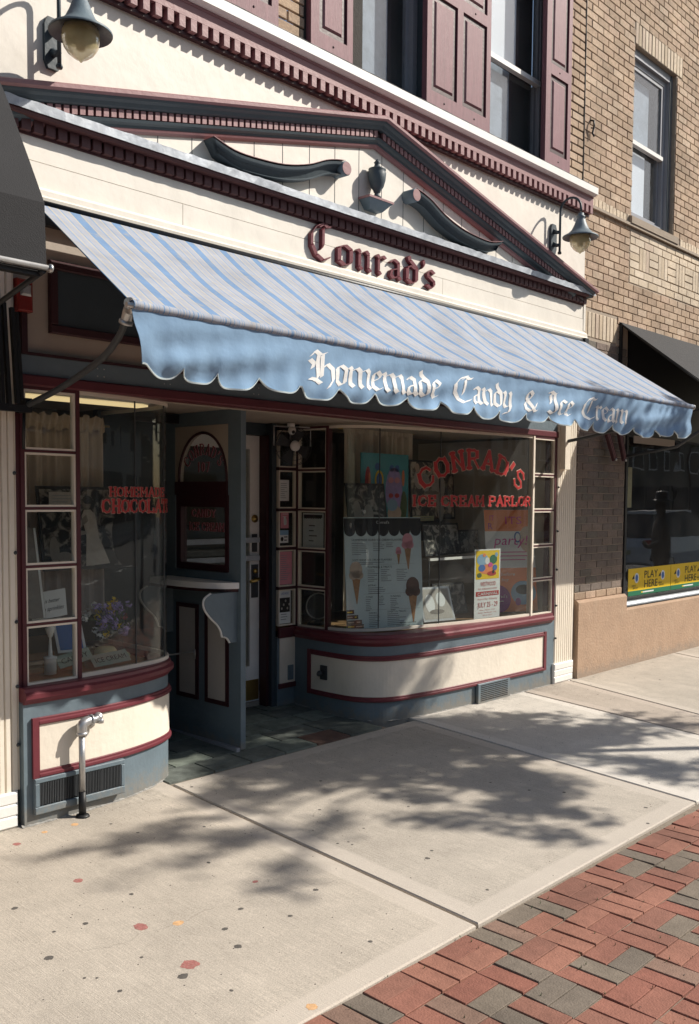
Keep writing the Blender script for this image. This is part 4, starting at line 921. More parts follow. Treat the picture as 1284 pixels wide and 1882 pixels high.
mb.add(vs, [(i, i + 1, n + i + 1, n + i) for i in range(n - 1)] + [(2 * n + i, 3 * n + i, 3 * n + i + 1, 2 * n + i + 1) for i in range(n - 1)] + [(i, 2 * n + i, 2 * n + i + 1, i + 1) for i in range(n - 1)])
obj('arch_panel', mb, M['cream_dark'], dr)
obj('arch_pane', MB().prism([(3.988, y, z) for y, z in ap], (1, 0, 0), .004), M['glass'], dr)
am = MB().tube([(3.972, y, z) for y, z in ap], .010, 6); am.box(3.955, 3.9695, .355, .92, 1.70, 1.79)
obj('arch_moulding', am, M['maroon_dark'], dr)
fm = MB()
for q in ((.345, .375, 1.19, 1.70), (.855, .905, 1.19, 1.70), (.375, .855, 1.62, 1.70), (.375, .855, 1.19, 1.235)): dbox(fm, q[0], q[1], q[2], q[3], -.04, .012)
obj('window_moulding', fm, M['maroon_dark'], dr)
obj('pane', MB().box(3.985, 3.989, .375, .855, 1.235, 1.62), M['glass'], dr)
for y0, y1 in ((.70, .885), (.375, .565)):
    pm_ = MB(); [dbox(pm_, *q, .0005, .010) for q in ((y0 - .03, y1 + .03, .29, .319), (y0 - .03, y1 + .03, .921, .95), (y0 - .03, y0, .32, .92), (y1, y1 + .03, .32, .92))]
    obj('panel_moulding', pm_, M['maroon_dark'], dr); obj('base_panel', dbox(MB(), y0, y1, .32, .92, .0005, .005), M['panelgrey'], dr)
obj('kick_rail', dbox(MB(), .23, 1.05, .005, .035, .0005, .03), M['winframe'], dr)
sh = crom([(3.965, .235), (3.93, .245), (3.86, .30), (3.80, .42), (3.77, .60), (3.77, .80), (3.80, 1.0)], 5)
pts = [(x, y) for x, y in sh] + [(3.969, 1.0)]
obj('shelf', MB().prism([(x, y, 1.090) for x, y in pts], (0, 0, 1), .040), M['white'], dr)
obj('shelf_rail', MB().prism([(min(x + .02, 3.969), y + .012, 1.068) for x, y in pts], (0, 0, 1), .0215), M['maroon_dark'], dr)
bp_ = [(.205, 1.067), (.255, 1.04), (.265, 1.00), (.245, .955), (.20, .905), (.155, .865), (.125, .82), (.115, .785), (.105, .783), (.075, .77), (.055, .745), (.05, .735)]
bc = crom(bp_, 3)
for yb in (.262, .96):
    pts = [(3.969 - a, z) for a, z in bc] + [(3.969, .735), (3.969, 1.067)]
    obj('bracket', MB().prism([(x, yb, z) for x, z in pts], (0, 1, 0), .03), M['slate'], dr)
    obj('bracket_edge', MB().tube([(3.969 - a - .003, yb + .012, z) for a, z in bc], .0085, 6), M['white'], dr)
hg = MB()
for z in (.35, .85, 1.35, 1.95): hg.box(3.965, 3.99, 1.0555, 1.075, z, z + .10)
obj('hinge', hg, M['galv'], dr)
obj('door_stay', MB().tube([(3.46, .96, .58), (3.965, .70, .62)], .006, 6).tube([(3.965, .70, .57), (3.955, .70, .64)], .008, 6), M['galv'], dr)
obj('closer', MB().box(3.60, 3.95, .86, .92, 2.19, 2.25).tube([(3.94, .9, 2.20), (3.7, .98, 2.21)], .01, 6), M['blacksteel'], dr)

# ------------------------------------------------------------------ STRIPED AWNING
def stripes():
    mt, t, n, o = nodes('striped_canvas'); L = t.links.new
    b = n.new('ShaderNodeBsdfPrincipled'); L(b.outputs[0], o.inputs[0]); b.inputs['Roughness'].default_value = .85; b.inputs['Specular IOR Level'].default_value = .2
    at = n.new('ShaderNodeAttribute'); at.attribute_name = 'across'
    mo = n.new('ShaderNodeMath'); mo.operation = 'FRACT'; L(at.outputs['Fac'], mo.inputs[0])
    cr = n.new('ShaderNodeValToRGB'); cr.color_ramp.interpolation = 'CONSTANT'; L(mo.outputs[0], cr.inputs[0])
    G1, BL, CRM, LB = (.345, .37, .43), (.165, .27, .44), (.45, .42, .36), (.24, .32, .46)
    seq = [(0, BL), (.25, CRM), (.285, G1), (.44, LB), (.49, CRM), (.54, G1), (.70, CRM), (.75, LB), (.79, G1), (.96, CRM)]
    e = cr.color_ramp.elements; e[0].position = 0; e[0].color = (*seq[0][1], 1); e[1].position = seq[1][0]; e[1].color = (*seq[1][1], 1)
    for p, c in seq[2:]: q = e.new(p); q.color = (*c, 1)
    geo = n.new('ShaderNodeNewGeometry'); nz = n.new('ShaderNodeTexNoise'); nz.inputs['Scale'].default_value = 5; nz.inputs['Detail'].default_value = 9; nz.inputs['Roughness'].default_value = .7; L(geo.outputs['Position'], nz.inputs[0])
    mr = n.new('ShaderNodeMapRange'); mr.inputs[1].default_value = .35; mr.inputs[2].default_value = .7; mr.inputs[3].default_value = 1.06; mr.inputs[4].default_value = .82; L(nz.outputs[0], mr.inputs[0])
    mx = n.new('ShaderNodeMix'); mx.data_type = 'RGBA'; mx.blend_type = 'MULTIPLY'; mx.inputs[0].default_value = 1; L(cr.outputs[0], mx.inputs[6]); L(mr.outputs[0], mx.inputs[7])
    n2 = n.new('ShaderNodeTexNoise'); n2.inputs['Scale'].default_value = 18; n2.inputs['Detail'].default_value = 8; L(geo.outputs['Position'], n2.inputs[0])
    m2 = n.new('ShaderNodeMapRange'); m2.inputs[1].default_value = .56; m2.inputs[2].default_value = .72; m2.inputs[4].default_value = .6; L(n2.outputs[0], m2.inputs[0])
    m3 = n.new('ShaderNodeMix'); m3.data_type = 'RGBA'; L(m2.outputs[0], m3.inputs[0]); L(mx.outputs[2], m3.inputs[6]); m3.inputs[7].default_value = (.36, .34, .31, 1)
    L(m3.outputs[2], b.inputs['Base Color'])
    nb = n.new('ShaderNodeTexNoise'); nb.inputs['Scale'].default_value = 240; L(geo.outputs['Position'], nb.inputs[0])
    bp = n.new('ShaderNodeBump'); bp.inputs['Strength'].default_value = .25; bp.inputs['Distance'].default_value = .003; L(nb.outputs[0], bp.inputs['Height']); L(bp.outputs[0], b.inputs['Normal'])
    return mt
M['stripes'] = stripes()
aw = thing('striped_awning', 'blue and grey striped canvas awning with scalloped blue valance reading Homemade Candy & Ice Cream', 'awning', (4.9, -.15, 2.2))
AXL, AXR = (2.345, 2.185), (7.66, 7.55)     # back, front ends
YB, YF, ZB, ZF = -.17, -1.215, 3.105, 2.470
def canopy(u, v):
    x = (AXL[0] + (AXR[0] - AXL[0]) * u) * (1 - v) + (AXL[1] + (AXR[1] - AXL[1]) * u) * v
    # cloth sags a little and the pull folds ripple it around the middle of its length
    sag = -.030 * math.sin(math.pi * v) * (1 - abs(2 * u - 1) ** 6)
    mid = math.exp(-((u - .45) / .24) ** 2)
    rip = .020 * mid * math.sin(math.pi * v) * math.sin(46 * u + 7 * v + 2 * math.sin(9 * u))
    return (x, YB + (YF - YB) * v, ZB + (ZF - ZB) * v + sag + rip)
def addattr(me, name, vals):
    a = me.attributes.new(name, 'FLOAT', 'POINT')
    for i, q in enumerate(vals): a.data[i].value = q
nu, nv = 260, 24
mb = MB().grid(canopy, nu, nv); acr = []
for i in range(nu + 1):
    for j in range(nv + 1):
        u, v = i / nu, j / nv; mid = math.exp(-((u - .45) / .25) ** 2)
        acr.append((u * 5.33 + .055 + .065 * mid * math.sin(math.pi * v) * math.sin(30 * u + 6 * v)) / .236)
b0 = len(mb.v)
top = list(mb.v); mb.v += [(x, y + .001, z - .005) for x, y, z in top]
fs = [tuple(i + b0 for i in f)[::-1] for f in mb.f]; mb.f += fs; mb.sm |= set(range(len(mb.f)))
me = mb.mesh('canopy'); addattr(me, 'across', acr + acr); obj('canopy', me, M['stripes'], aw)
# front roll of the same cloth
def fx(u): return AXL[1] + (AXR[1] - AXL[1]) * u
mb = MB(); acr = []; seg = 10; N = 300
for i in range(N + 1):
    for j in range(seg):
        t = 2 * math.pi * j / seg; r_ = .019 + .0012 * math.sin(i * .9)
        mb.v.append((fx(i / N), YF - .008 + r_ * math.cos(t), ZF - .012 + r_ * math.sin(t))); acr.append((i / N * 5.33 * 3.1 + .3 * math.sin(i)) / .236)
mb.f = [(i * seg + j, i * seg + (j + 1) % seg, (i + 1) * seg + (j + 1) % seg, (i + 1) * seg + j) for i in range(N) for j in range(seg)]; mb.sm = set(range(len(mb.f)))
me = mb.mesh('front_roll'); addattr(me, 'across', acr); obj('front_roll', me, M['stripes'], aw)
obj('front_rail', MB().tube([(fx(-.004), YF, ZF - .014), (fx(1.004), YF, ZF - .014)], .012, 8).lathe((fx(1.004), YF, ZF - .014), [(0, 0), (.024, 0), (.024, .012), (0, .012)], 12, (1, 0, 0)), M['galv'], aw)
obj('roller', MB().tube([(2.34, -.13, 3.115), (7.70, -.13, 3.115)], .026, 10).box(7.66, 7.72, -.17, -.09, 3.07, 3.145), M['blacksteel'], aw)
# valance
NT = [2.200, 2.411, 2.629, 2.871, 3.122, 3.388, 3.654, 3.932, 4.212, 4.501, 4.786, 5.093, 5.376, 5.681, 5.953, 6.243, 6.572, 6.898, 7.227, 7.55]
def vbot(x):
    for a, b in zip(NT[:-1], NT[1:]):
        if x <= b:
            t = (x - a) / (b - a); t = min(max(t, 0), 1)
            q_ = math.sin(a * 37.7); t = t ** (1 + .22 * q_)
            return 2.232 - (.058 + .010 * math.sin(a * 91)) * (1 - abs(2 * t - 1) ** (3.0 + .9 * math.sin(a * 53))) + (.012 if x > 7 else 0)
    return 2.232
def vsurf(x, z):                        # hanging cloth: hems flare, soft vertical folds
    t = (ZF - .03 - z) / .27
    y = YF - .014 + .010 * math.sin(x * 5.1 + 1) * t + .009 * t * t * math.sin(x * 22.5) * (.4 + .6 * math.sin(x * 1.3) ** 2) + .003 * t * math.sin(x * 47)
    y += .020 * math.sin(x * 3.1 + 4 * t) * math.sin(7 * t + x * 1.7) * t + .012 * math.sin(x * 9 + 11 * t) * t * (1 - t) * 2 + .007 * math.sin(x * 31 + 9 * t + 3 * math.sin(x * 4)) * t
    y += .05 * t * max(0, 1 - (x - 2.21) / .25) * math.sin(9 * t) * .35 + .02 * t
    return y
def vpt(x, t):
    zt, zb = ZF - .03, vbot(x); z = zt + (zb - zt) * t
    return (x + (.06 * t * max(0, 1 - (x - 2.21) / .5)), vsurf(x, z), z)
nx_, nz_ = 420, 10
def vfn(u, v): return vpt(NT[0] - .02 + (NT[-1] - NT[0] + .02) * u, v)
mb = MB().grid(vfn, nx_, nz_); b0 = len(mb.v)
mb.v += [(x, y + .003, z) for x, y, z in mb.v]; mb.f += [tuple(i + b0 for i in f)[::-1] for f in mb.f]; mb.sm = set(range(len(mb.f)))
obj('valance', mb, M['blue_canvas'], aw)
tp = []
for i in range(0, 421):
    p = vfn(i / 420, 1.0); tp.append((p[0], p[1] - .001, p[2] + .001))
mb = MB(); vs = []; k = len(tp)
for p in tp: vs += [(p[0], p[1] - .0015, p[2] - .003), (p[0], p[1] - .0030, p[2] + .004), (p[0], p[1] + .005, p[2] + .004), (p[0], p[1] + .005, p[2] - .003)]
mb.add(vs, [(i * 4 + j, (i + 1) * 4 + j, (i + 1) * 4 + (j + 1) % 4, i * 4 + (j + 1) % 4) for i in range(k - 1) for j in range(4)]); obj('hem_piping', mb, M['paperblue'], aw)
for txt, x0, x1 in (('Homemade', 3.175, 4.205), ('Candy', 4.325, 4.945), ('&', 5.085, 5.235), ('Ice', 5.345, 5.672), ('Cream', 5.79, 6.47)):
    lt, wd = blackletter(txt, .094, pen=.235)
    sc = (x1 - x0) / wd
    for ch, polys in lt:
        if not polys: continue
        mb = MB(); i_ = 0
        for q in polys:
            # split each stroke lengthwise so it follows the folds
            n_ = 4; a, b, c, d = q; i_ += 1; vs = []
            for k in range(n_ + 1):
                t = k / n_
                for p, r in ((a, b), (d, c)):
                    X = x0 + (p[0] + (r[0] - p[0]) * t) * sc; Z = 2.250 + (p[1] + (r[1] - p[1]) * t) * (1.0 if ch != 'H' else 1.02)
                    vs.append((X + .06 * ((ZF - .03 - Z) / .25) * max(0, 1 - (X - 2.21) / .5), vsurf(X, Z) - .0012 - .00015 * (i_ % 9), Z))
            mb.add(vs, [(k * 2, k * 2 + 2, k * 2 + 3, k * 2 + 1) for k in range(n_)])
        obj('letter', mb, M['white_letter'], aw)
# arms
arm = crom([(2.335, -.075, 2.135), (2.33, -.42, 2.20), (2.31, -.78, 2.29), (2.285, -.96, 2.36), (2.262, -1.06, 2.42)], 6)
mb = MB().tube(arm, .0155, 8)
obj('arm', mb, M['greysteel'], aw)
mb = MB().tube(crom([(2.262, -1.06, 2.415), (2.252, -1.10, 2.462), (2.235, -1.16, 2.474), (2.19, -1.195, 2.468)], 4), .024, 10)
mb.lathe((2.262, -1.058, 2.41), [(0, 0), (.030, 0), (.030, .016), (0, .016)], 12, (0, -.5, 1)).lathe((2.19, -1.195, 2.455), [(0, 0), (.032, 0), (.032, .018), (.026, .02), (.026, .028), (.032, .03), (.032, .042), (0, .042)], 12, (1, 0, 0))
obj('elbow_joint', mb, M['galv'], aw)
obj('arm', MB().tube(crom([(7.56, -.03, 2.21), (7.56, -.4, 2.27), (7.56, -.9, 2.37), (7.57, -1.19, 2.455)], 5), .0155, 8).box(7.535, 7.585, -.05, -.019, 2.15, 2.27), M['greysteel'], aw)
obj('arm_bracket', MB().box(2.318, 2.352, -.10, -.008, 2.10, 2.17).tube([(2.335, -.05, 2.13), (2.335, -.04, 1.92)], .008, 6), M['blacksteel'], aw)

# ------------------------------------------------------------------ NEIGHBOURING BLACK AWNINGS
bl = thing('black_awning', 'black canvas awning with steel front bar at the left edge, beside the striped awning', 'awning', (1.2, 0, 2.6), group=None)
pr = crom([(0, 3.82), (-.30, 3.72), (-.54, 3.46), (-.72, 3.18), (-.86, 2.95), (-.905, 2.875)], 4) + [(-.915, 2.62)]
me_ = MB(); vs = []
for x in (-1.6, 1.985): vs += [(x, y, z) for y, z in pr]
n = len(pr); me_.add(vs, [(i, n + i, n + i + 1, i + 1) for i in range(n - 1)]); b0 = len(me_.v)
me_.add([(x, y + .006, z - .006) for x, y, z in vs], [(i, i + 1, n + i + 1, n + i) for i in range(n - 1)])
obj('canopy', me_, M['black_fabric'], bl)
obj('front_bar', MB().tube([(-1.6, -.925, 2.612), (2.0, -.925, 2.612)], .012, 8).lathe((1.99, -.925, 2.612), [(0, 0), (.018, 0), (.018, .012), (0, .014)], 10, (1, 0, 0)), M['galv'], bl)
for rod_ in ([(1.97, -.92, 2.60), (1.95, -.02, 2.40)], [(-1.2, -.92, 2.60), (-1.2, -.02, 2.40)], [(1.93, -.6, 2.55), (2.10, -.05, 2.18)]): obj('rod', MB().tube(rod_, .012, 6), M['blacksteel'], bl)
obj('frame', MB().box(1.0, 1.965, -.90, -.86, 2.58, 2.605), M['blacksteel'], bl)
rk_ = MB()
for x, z0, z1, y in ((2.165, 2.10, 2.72, -.10), (2.195, 2.11, 2.72, -.085), (2.225, 2.12, 2.62, -.09), (2.262, 2.14, 2.60, -.10), (2.290, 2.16, 2.585, -.085)): rk_.obox((x, y, (z0 + z1) / 2), (.0085, 0, 0), (0, .014, 0), (-.012, 0, (z1 - z0) / 2))
rk_.box(2.15, 2.32, -.10, -.07, 2.10, 2.135)
obj('folding_rack', rk_, M['blacksteel'], bl)
bt = thing('black_awning', 'black canvas awning over the shop window of the tan brick building at the right', 'awning', (10.5, 0, 2.5))
X0, X1 = 8.60, 13.0
me_ = MB().prism([(X0, .0, 3.445), (X0, -1.10, 2.61), (X0, -1.10, 2.60), (X0, .0, 3.435)], (1, 0, 0), X1 - X0).box(X0, X1, -1.108, -1.096, 2.385, 2.605)
obj('canopy', me_, M['black_fabric'], bt)
obj('frame', MB().box(X0 + .002, X0 + .03, -.035, -.0, 2.35, 3.43).tube([(X0 + .01, -.01, 3.425), (X0 + .01, -1.09, 2.59)], .011, 6).tube([(X0 + .01, -.02, 2.36), (X0 + .01, -1.09, 2.59)], .010, 6).tube([(10.8, -.02, 3.40), (10.8, -1.09, 2.59)], .010, 6), M['blacksteel'], bt)
obj('arm', MB().tube([(8.64, -.06, 2.115), (8.66, -.6, 2.20), (8.68, -1.07, 2.50)], .016, 6), M['greysteel'], bt)
for x in (8.205, 8.475):
    e = .21 if x < 8.3 else .14
    a = Vector((x, -.09, 2.40)); b_ = Vector((x + e, -.09, 2.085)); d = (b_ - a).normalized(); sd2 = Vector((d.z, 0, -d.x))
    r_ = obj('folding_rack', MB().obox((a + b_) / 2, d * (b_ - a).length / 2, sd2 * .036, Vector((0, .012, 0))), M['maroon_dark'], bt)
    st = MB()
    for o_ in (-.012, .012): st.obox((a + b_) / 2 + sd2 * o_ + Vector((0, -.0135, 0)), d * ((b_ - a).length / 2 - .012), sd2 * .004, Vector((0, .001, 0)))
    obj('rail', st, M['pink'], r_); obj('pivot', MB().lathe(b_ + Vector((.004, -.012, -.004)), [(0, 0), (.014, 0), (.012, .008), (0, .01)], 10, (0, -1, 0)), M['galv'], r_)

# ------------------------------------------------------------------ WALL LAMPS
M['lampglass'] = None
def lampglass():
    mt, t, n, o = nodes('amber_lamp_glass'); b = n.new('ShaderNodeBsdfPrincipled'); t.links.new(b.outputs[0], o.inputs[0])
    b.inputs['Base Color'].default_value = (.62, .52, .26, 1); b.inputs['Roughness'].default_value = .12; b.inputs['Transmission Weight'].default_value = .35; b.inputs['IOR'].default_value = 1.2; b.inputs['Alpha'].default_value = .72
    nz = n.new('ShaderNodeTexNoise'); nz.inputs['Scale'].default_value = 18; mr = n.new('ShaderNodeValToRGB'); mr.color_ramp.elements[0].color = (.40, .30, .12, 1); mr.color_ramp.elements[1].color = (.78, .70, .42, 1)
    g = n.new('ShaderNodeTexCoord'); t.links.new(g.outputs['Object'], nz.inputs[0]); t.links.new(nz.outputs[0], mr.inputs[0]); t.links.new(mr.outputs[0], b.inputs['Base Color'])
    return mt
M['lampglass'] = lampglass()
def lamp(x, z, label):
    t = thing('wall_lamp', label, 'lamp', (x, -.045, z), 'gooseneck lamps on the fascia'); y0 = -.046
    mb = MB().prism([(x - .028, y0, z - .125), (x + .028, y0, z - .125), (x + .045, y0, z - .085), (x + .045, y0, z + .085), (x + .028, y0, z + .125), (x - .028, y0, z + .125), (x - .045, y0, z + .085), (x - .045, y0, z - .085)], (0, -1, 0), .022)
    for dz in (-.06, .05): mb.tube([(x, y0 - .01, z + dz + .02), (x, -.10, z + dz), (x, -.125, z + dz)], [.022, .016, .014], 8)
    obj('wall_plate', mb, M['slate_dark'], t)
    arm = [(x, -.125, z - .13), (x, -.125, z + .20)] + [(x, -.225 + .10 * math.cos(a), z + .22 + .10 * math.sin(a)) for a in [math.pi * k / 12 for k in range(0, 13)]] + [(x, -.325, z + .185)]
    obj('arm', MB().tube(arm, .0105, 8).lathe((x, -.125, z - .14), [(0, 0), (.014, .0), (.018, .010), (.014, .022), (0, .026)], 10), M['slate_dark'], t)
    zc = z - .035
    obj('shade', MB().lathe((x, -.325, zc), [(.150, .0), (.152, .006), (.148, .012), (.105, .035), (.075, .065), (.055, .105), (.040, .145), (.030, .165), (.036, .17), (.036, .182), (.024, .188), (.026, .205), (.012, .21)], 28), M['slate'], t)
    obj('shade_lining', MB().lathe((x, -.325, zc - .002), [(.0, .05), (.06, .045), (.10, .028), (.149, .0)], 28), M['greysteel'], t)
    obj('globe', MB().lathe((x, -.325, zc), [(.0, .03), (.085, .024), (.090, .0), (.090, -.03), (.082, -.062), (.062, -.092), (.034, -.114), (.012, -.124), (.004, -.134), (0, -.136)], 24), M['lampglass'], t)
    obj('bulb_holder', MB().lathe((x, -.325, zc - .075), [(0, 0), (.022, 0), (.028, .03), (.028, .10), (0, .10)], 14), M['tanprint'], t)
lamp(7.26, 3.955, 'slate blue gooseneck lamp with amber globe at the right end of the fascia')
lamp(2.505, 3.945, 'slate blue gooseneck lamp with amber globe at the left end of the fascia')

# ------------------------------------------------------------------ TAN BRICK BUILDING ON THE RIGHT
nb = thing('brick_building', 'tan brick building with grey sash window and stucco base, right of the candy shop', 'building', (10.4, 0, 0))
BX0, BX1 = 7.846, 13.0
WX = (8.80, 9.75, 4.53, 6.17)
w1 = MB().box(BX0, WX[0], .0, .25, 3.40, 8.2).box(WX[1], BX1, .0, .25, 3.40, 8.2).box(WX[0], WX[1], .0, .25, 3.40, 4.42).box(WX[0], WX[1], .0, .25, WX[3] + .001, 8.2).box(BX0, 8.80, .0, .25, -.2, 3.40)
obj('wall', w1, M['mortar'], nb)
allb = []
holes = [(WX[0] - .005, WX[1] + .005, WX[2] - .12, WX[3]), (WX[0] - .0, WX[1] + .12, WX[3], WX[3] + .235)]
holes_low = holes + [(BX0, 13, 4.41, 4.52), (BX0, 8.55, 3.215, 3.46), (8.785, 13.0, 3.85, 4.40)]
A_ = brick_area(nb, BX0 + .004, BX1, .742, 3.2, holes=[(8.80, 14, 0, 9)])
B_ = brick_area(nb, BX0 + .004, BX1, 3.20, 7.4, holes=holes_low + [(8.63, 14, 3.0, 3.44)])
for a, b, z in A_ + B_:
    q = inview((a + b) / 2, 0, z + .03, 15)
    allb.append(((q[2] - (2.5 if .8 < z < 3.19 and b < 8.81 else 0)) if q else 99, a, b, z))
# clean pale panel with basket-weave between two courses
pale = []
z = 3.855
for r in range(7):
    if r in (2, 3, 4): continue
    x = 8.79 - (.1 if r % 2 else 0)
    while x < BX1: pale.append((max(x, 8.79), min(x + .197, BX1), 3.858 + r * .0768, .066)); x += .2065
x = 8.79; k = 0
zA = 3.858 + 2 * .0768
while x < BX1 - .2:
    if k % 2: pale += [(x + i * .0735, x + i * .0735 + .0665, zA, .2235) for i in range(3)]; x += .2205
    else: pale += [(x, x + .2, zA + i * .0768, .066 if i < 2 else .0699) for i in range(3)]; x += .2068
    k += 1
for a, b, z, h in pale: 
    q = inview((a + b) / 2, 0, z + .03, 15); allb.append((q[2] - 1.2 if q else 99, a, b, z, h, 'pale'))
sol = []
x = BX0 + .004
while x < 8.54: sol.append((x, x + .064, 3.22, .232)); x += .0715
x = WX[0] + .0
while x < WX[1] + .10: sol.append((x, x + .064, WX[3] + .004, .222)); x += .0715
for a, b, z, h in sol:
    q = inview((a + b) / 2, 0, z + .1, 15); allb.append((q[2] - 1 if q else 99, a, b, z, h, 'pale'))
x = BX0 + .004
while x < 8.72: allb.append((9.9, x, x + .064, 4.425, .085, 'pale')); x += .0715
x = 9.93
while x < 12: allb.append((50, x, x + .064, 4.425, .085, 'pale')); x += .0715
allb.sort(key=lambda q: q[0])
stuff = MB(); tt = []
for i, q in enumerate(allb):
    a, b, z = q[1:4]; h = q[4] if len(q) > 4 else .0645; mt = q[5] if len(q) > 5 else 'tan'
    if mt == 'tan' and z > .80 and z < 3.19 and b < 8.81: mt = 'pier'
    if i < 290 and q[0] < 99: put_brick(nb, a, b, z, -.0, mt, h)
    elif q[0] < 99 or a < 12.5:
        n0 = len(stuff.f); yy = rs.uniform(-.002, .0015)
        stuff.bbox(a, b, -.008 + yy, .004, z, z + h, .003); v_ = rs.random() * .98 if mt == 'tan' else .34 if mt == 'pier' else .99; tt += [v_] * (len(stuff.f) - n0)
me = stuff.mesh('brickwork'); at_ = me.attributes.new('tint', 'FLOAT', 'FACE')
for i, a in enumerate(tt): at_.data[i].value = a
obj('brickwork', me, M['tan_stuff'], nb, kind='stuff')
obj('ledge', MB().box(BX0, BX1, -.035, -.0, 4.395, 4.421), M['mortar'], nb)
obj('pale_backing', MB().box(8.785, BX1, -.002, .0, 3.85, 4.394), M['mortar'], nb) if False else None
obj('window_sill', MB().add([(WX[0] - .06, -.045, 4.422), (WX[1] + .06, -.045, 4.422), (WX[1] + .06, .12, 4.422), (WX[0] - .06, .12, 4.422), (WX[0] - .06, -.045, 4.49), (WX[1] + .06, -.045, 4.49), (WX[1] + .06, .12, 4.535), (WX[0] - .06, .12, 4.535)],
    [(0, 1, 2, 3), (4, 7, 6, 5), (0, 4, 5, 1), (1, 5, 6, 2), (2, 6, 7, 3), (3, 7, 4, 0)]), paint('sill_stone', (.34, .28, .22), .9, .12, 12, .3, 60), nb)
W_ = window(nb, WX[0] + .045, WX[1] - .075, 4.535, 6.09, 5.31, name='window', depth=.10)
mb = MB()
mb.box(WX[0] + .001, WX[0] + .044, .05, .20, 4.536, 6.169).box(WX[1] - .075, WX[1] - .001, .045, .20, 4.536, 6.169).box(WX[0] + .044, WX[1] - .075, .045, .20, 6.09, 6.169)
obj('casing', mb, M['winframe'], W_); obj('casing_bead', MB().box(WX[1] - .05, WX[1] - .03, .035, .0445, 4.54, 6.16).box(WX[1] - .068, WX[1] - .060, .038, .0445, 4.54, 6.10), M['slate_dark'], W_)
obj('blind', MB().box(WX[0] + .14, WX[0] + .60, .168, .172, 4.63, 5.26), M['blind'], W_); obj('curtain', MB().box(WX[0] + .14, WX[0] + .66, .168, .172, 5.32, 5.98), M['lace'], W_)
# stucco base and shop window
sb = MB(); sb.prism([(BX0 + .012, -.05, -.2), (BX0 + .012, -.05, .715), (BX0 + .012, -.025, .738), (BX0 + .012, .05, .738), (BX0 + .012, .05, -.2)], (1, 0, 0), 8.822 - BX0 - .012)
sb.prism([(8.8221, -.05, -.2), (8.8221, -.05, .570), (8.8221, -.03, .588), (8.8221, .14, .592), (8.8221, .14, -.2)], (1, 0, 0), BX1 - 8.8221)
obj('stucco_base', sb, M['stucco'], nb)
sw = obj('shop_window', MB().box(8.823, 8.86, .03, .14, .60, 2.35).box(8.86, BX1, .06, .14, .640, .660), M['blacksteel'], nb)
obj('frame', MB().prism([(8.861, -.0, .6), (8.861, .0, .612), (8.861, .02, .635), (8.861, .05, .640), (8.861, .05, .6)], (1, 0, 0), BX1 - 8.861), M['zinc'], sw)
obj('frame_gap', MB().box(8.861, BX1, -.012, .02, .5895, .5995), M['black'], sw)
obj('pane', MB().box(8.861, BX1, .10, .106, .662, 2.34), M['upglass'], sw)
obj('header', MB().box(8.823, BX1, -.01, .14, 2.345, 3.39).box(8.8, 8.84, -.02, .0, .74, 2.34), M['blacksteel'], nb)
obj('header_strip', MB().box(8.95, 9.9, -.022, -.011, 2.27, 2.344), M['cream_dark'], nb)
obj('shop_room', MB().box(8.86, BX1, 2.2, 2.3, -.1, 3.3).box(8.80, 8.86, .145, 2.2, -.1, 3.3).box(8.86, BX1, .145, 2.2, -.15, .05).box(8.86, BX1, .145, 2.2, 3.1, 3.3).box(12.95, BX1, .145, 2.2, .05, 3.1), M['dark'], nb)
obj('edge_strip', MB().box(9.035, 9.19, .112, .118, 1.61, 2.03), M['straw'], sw)
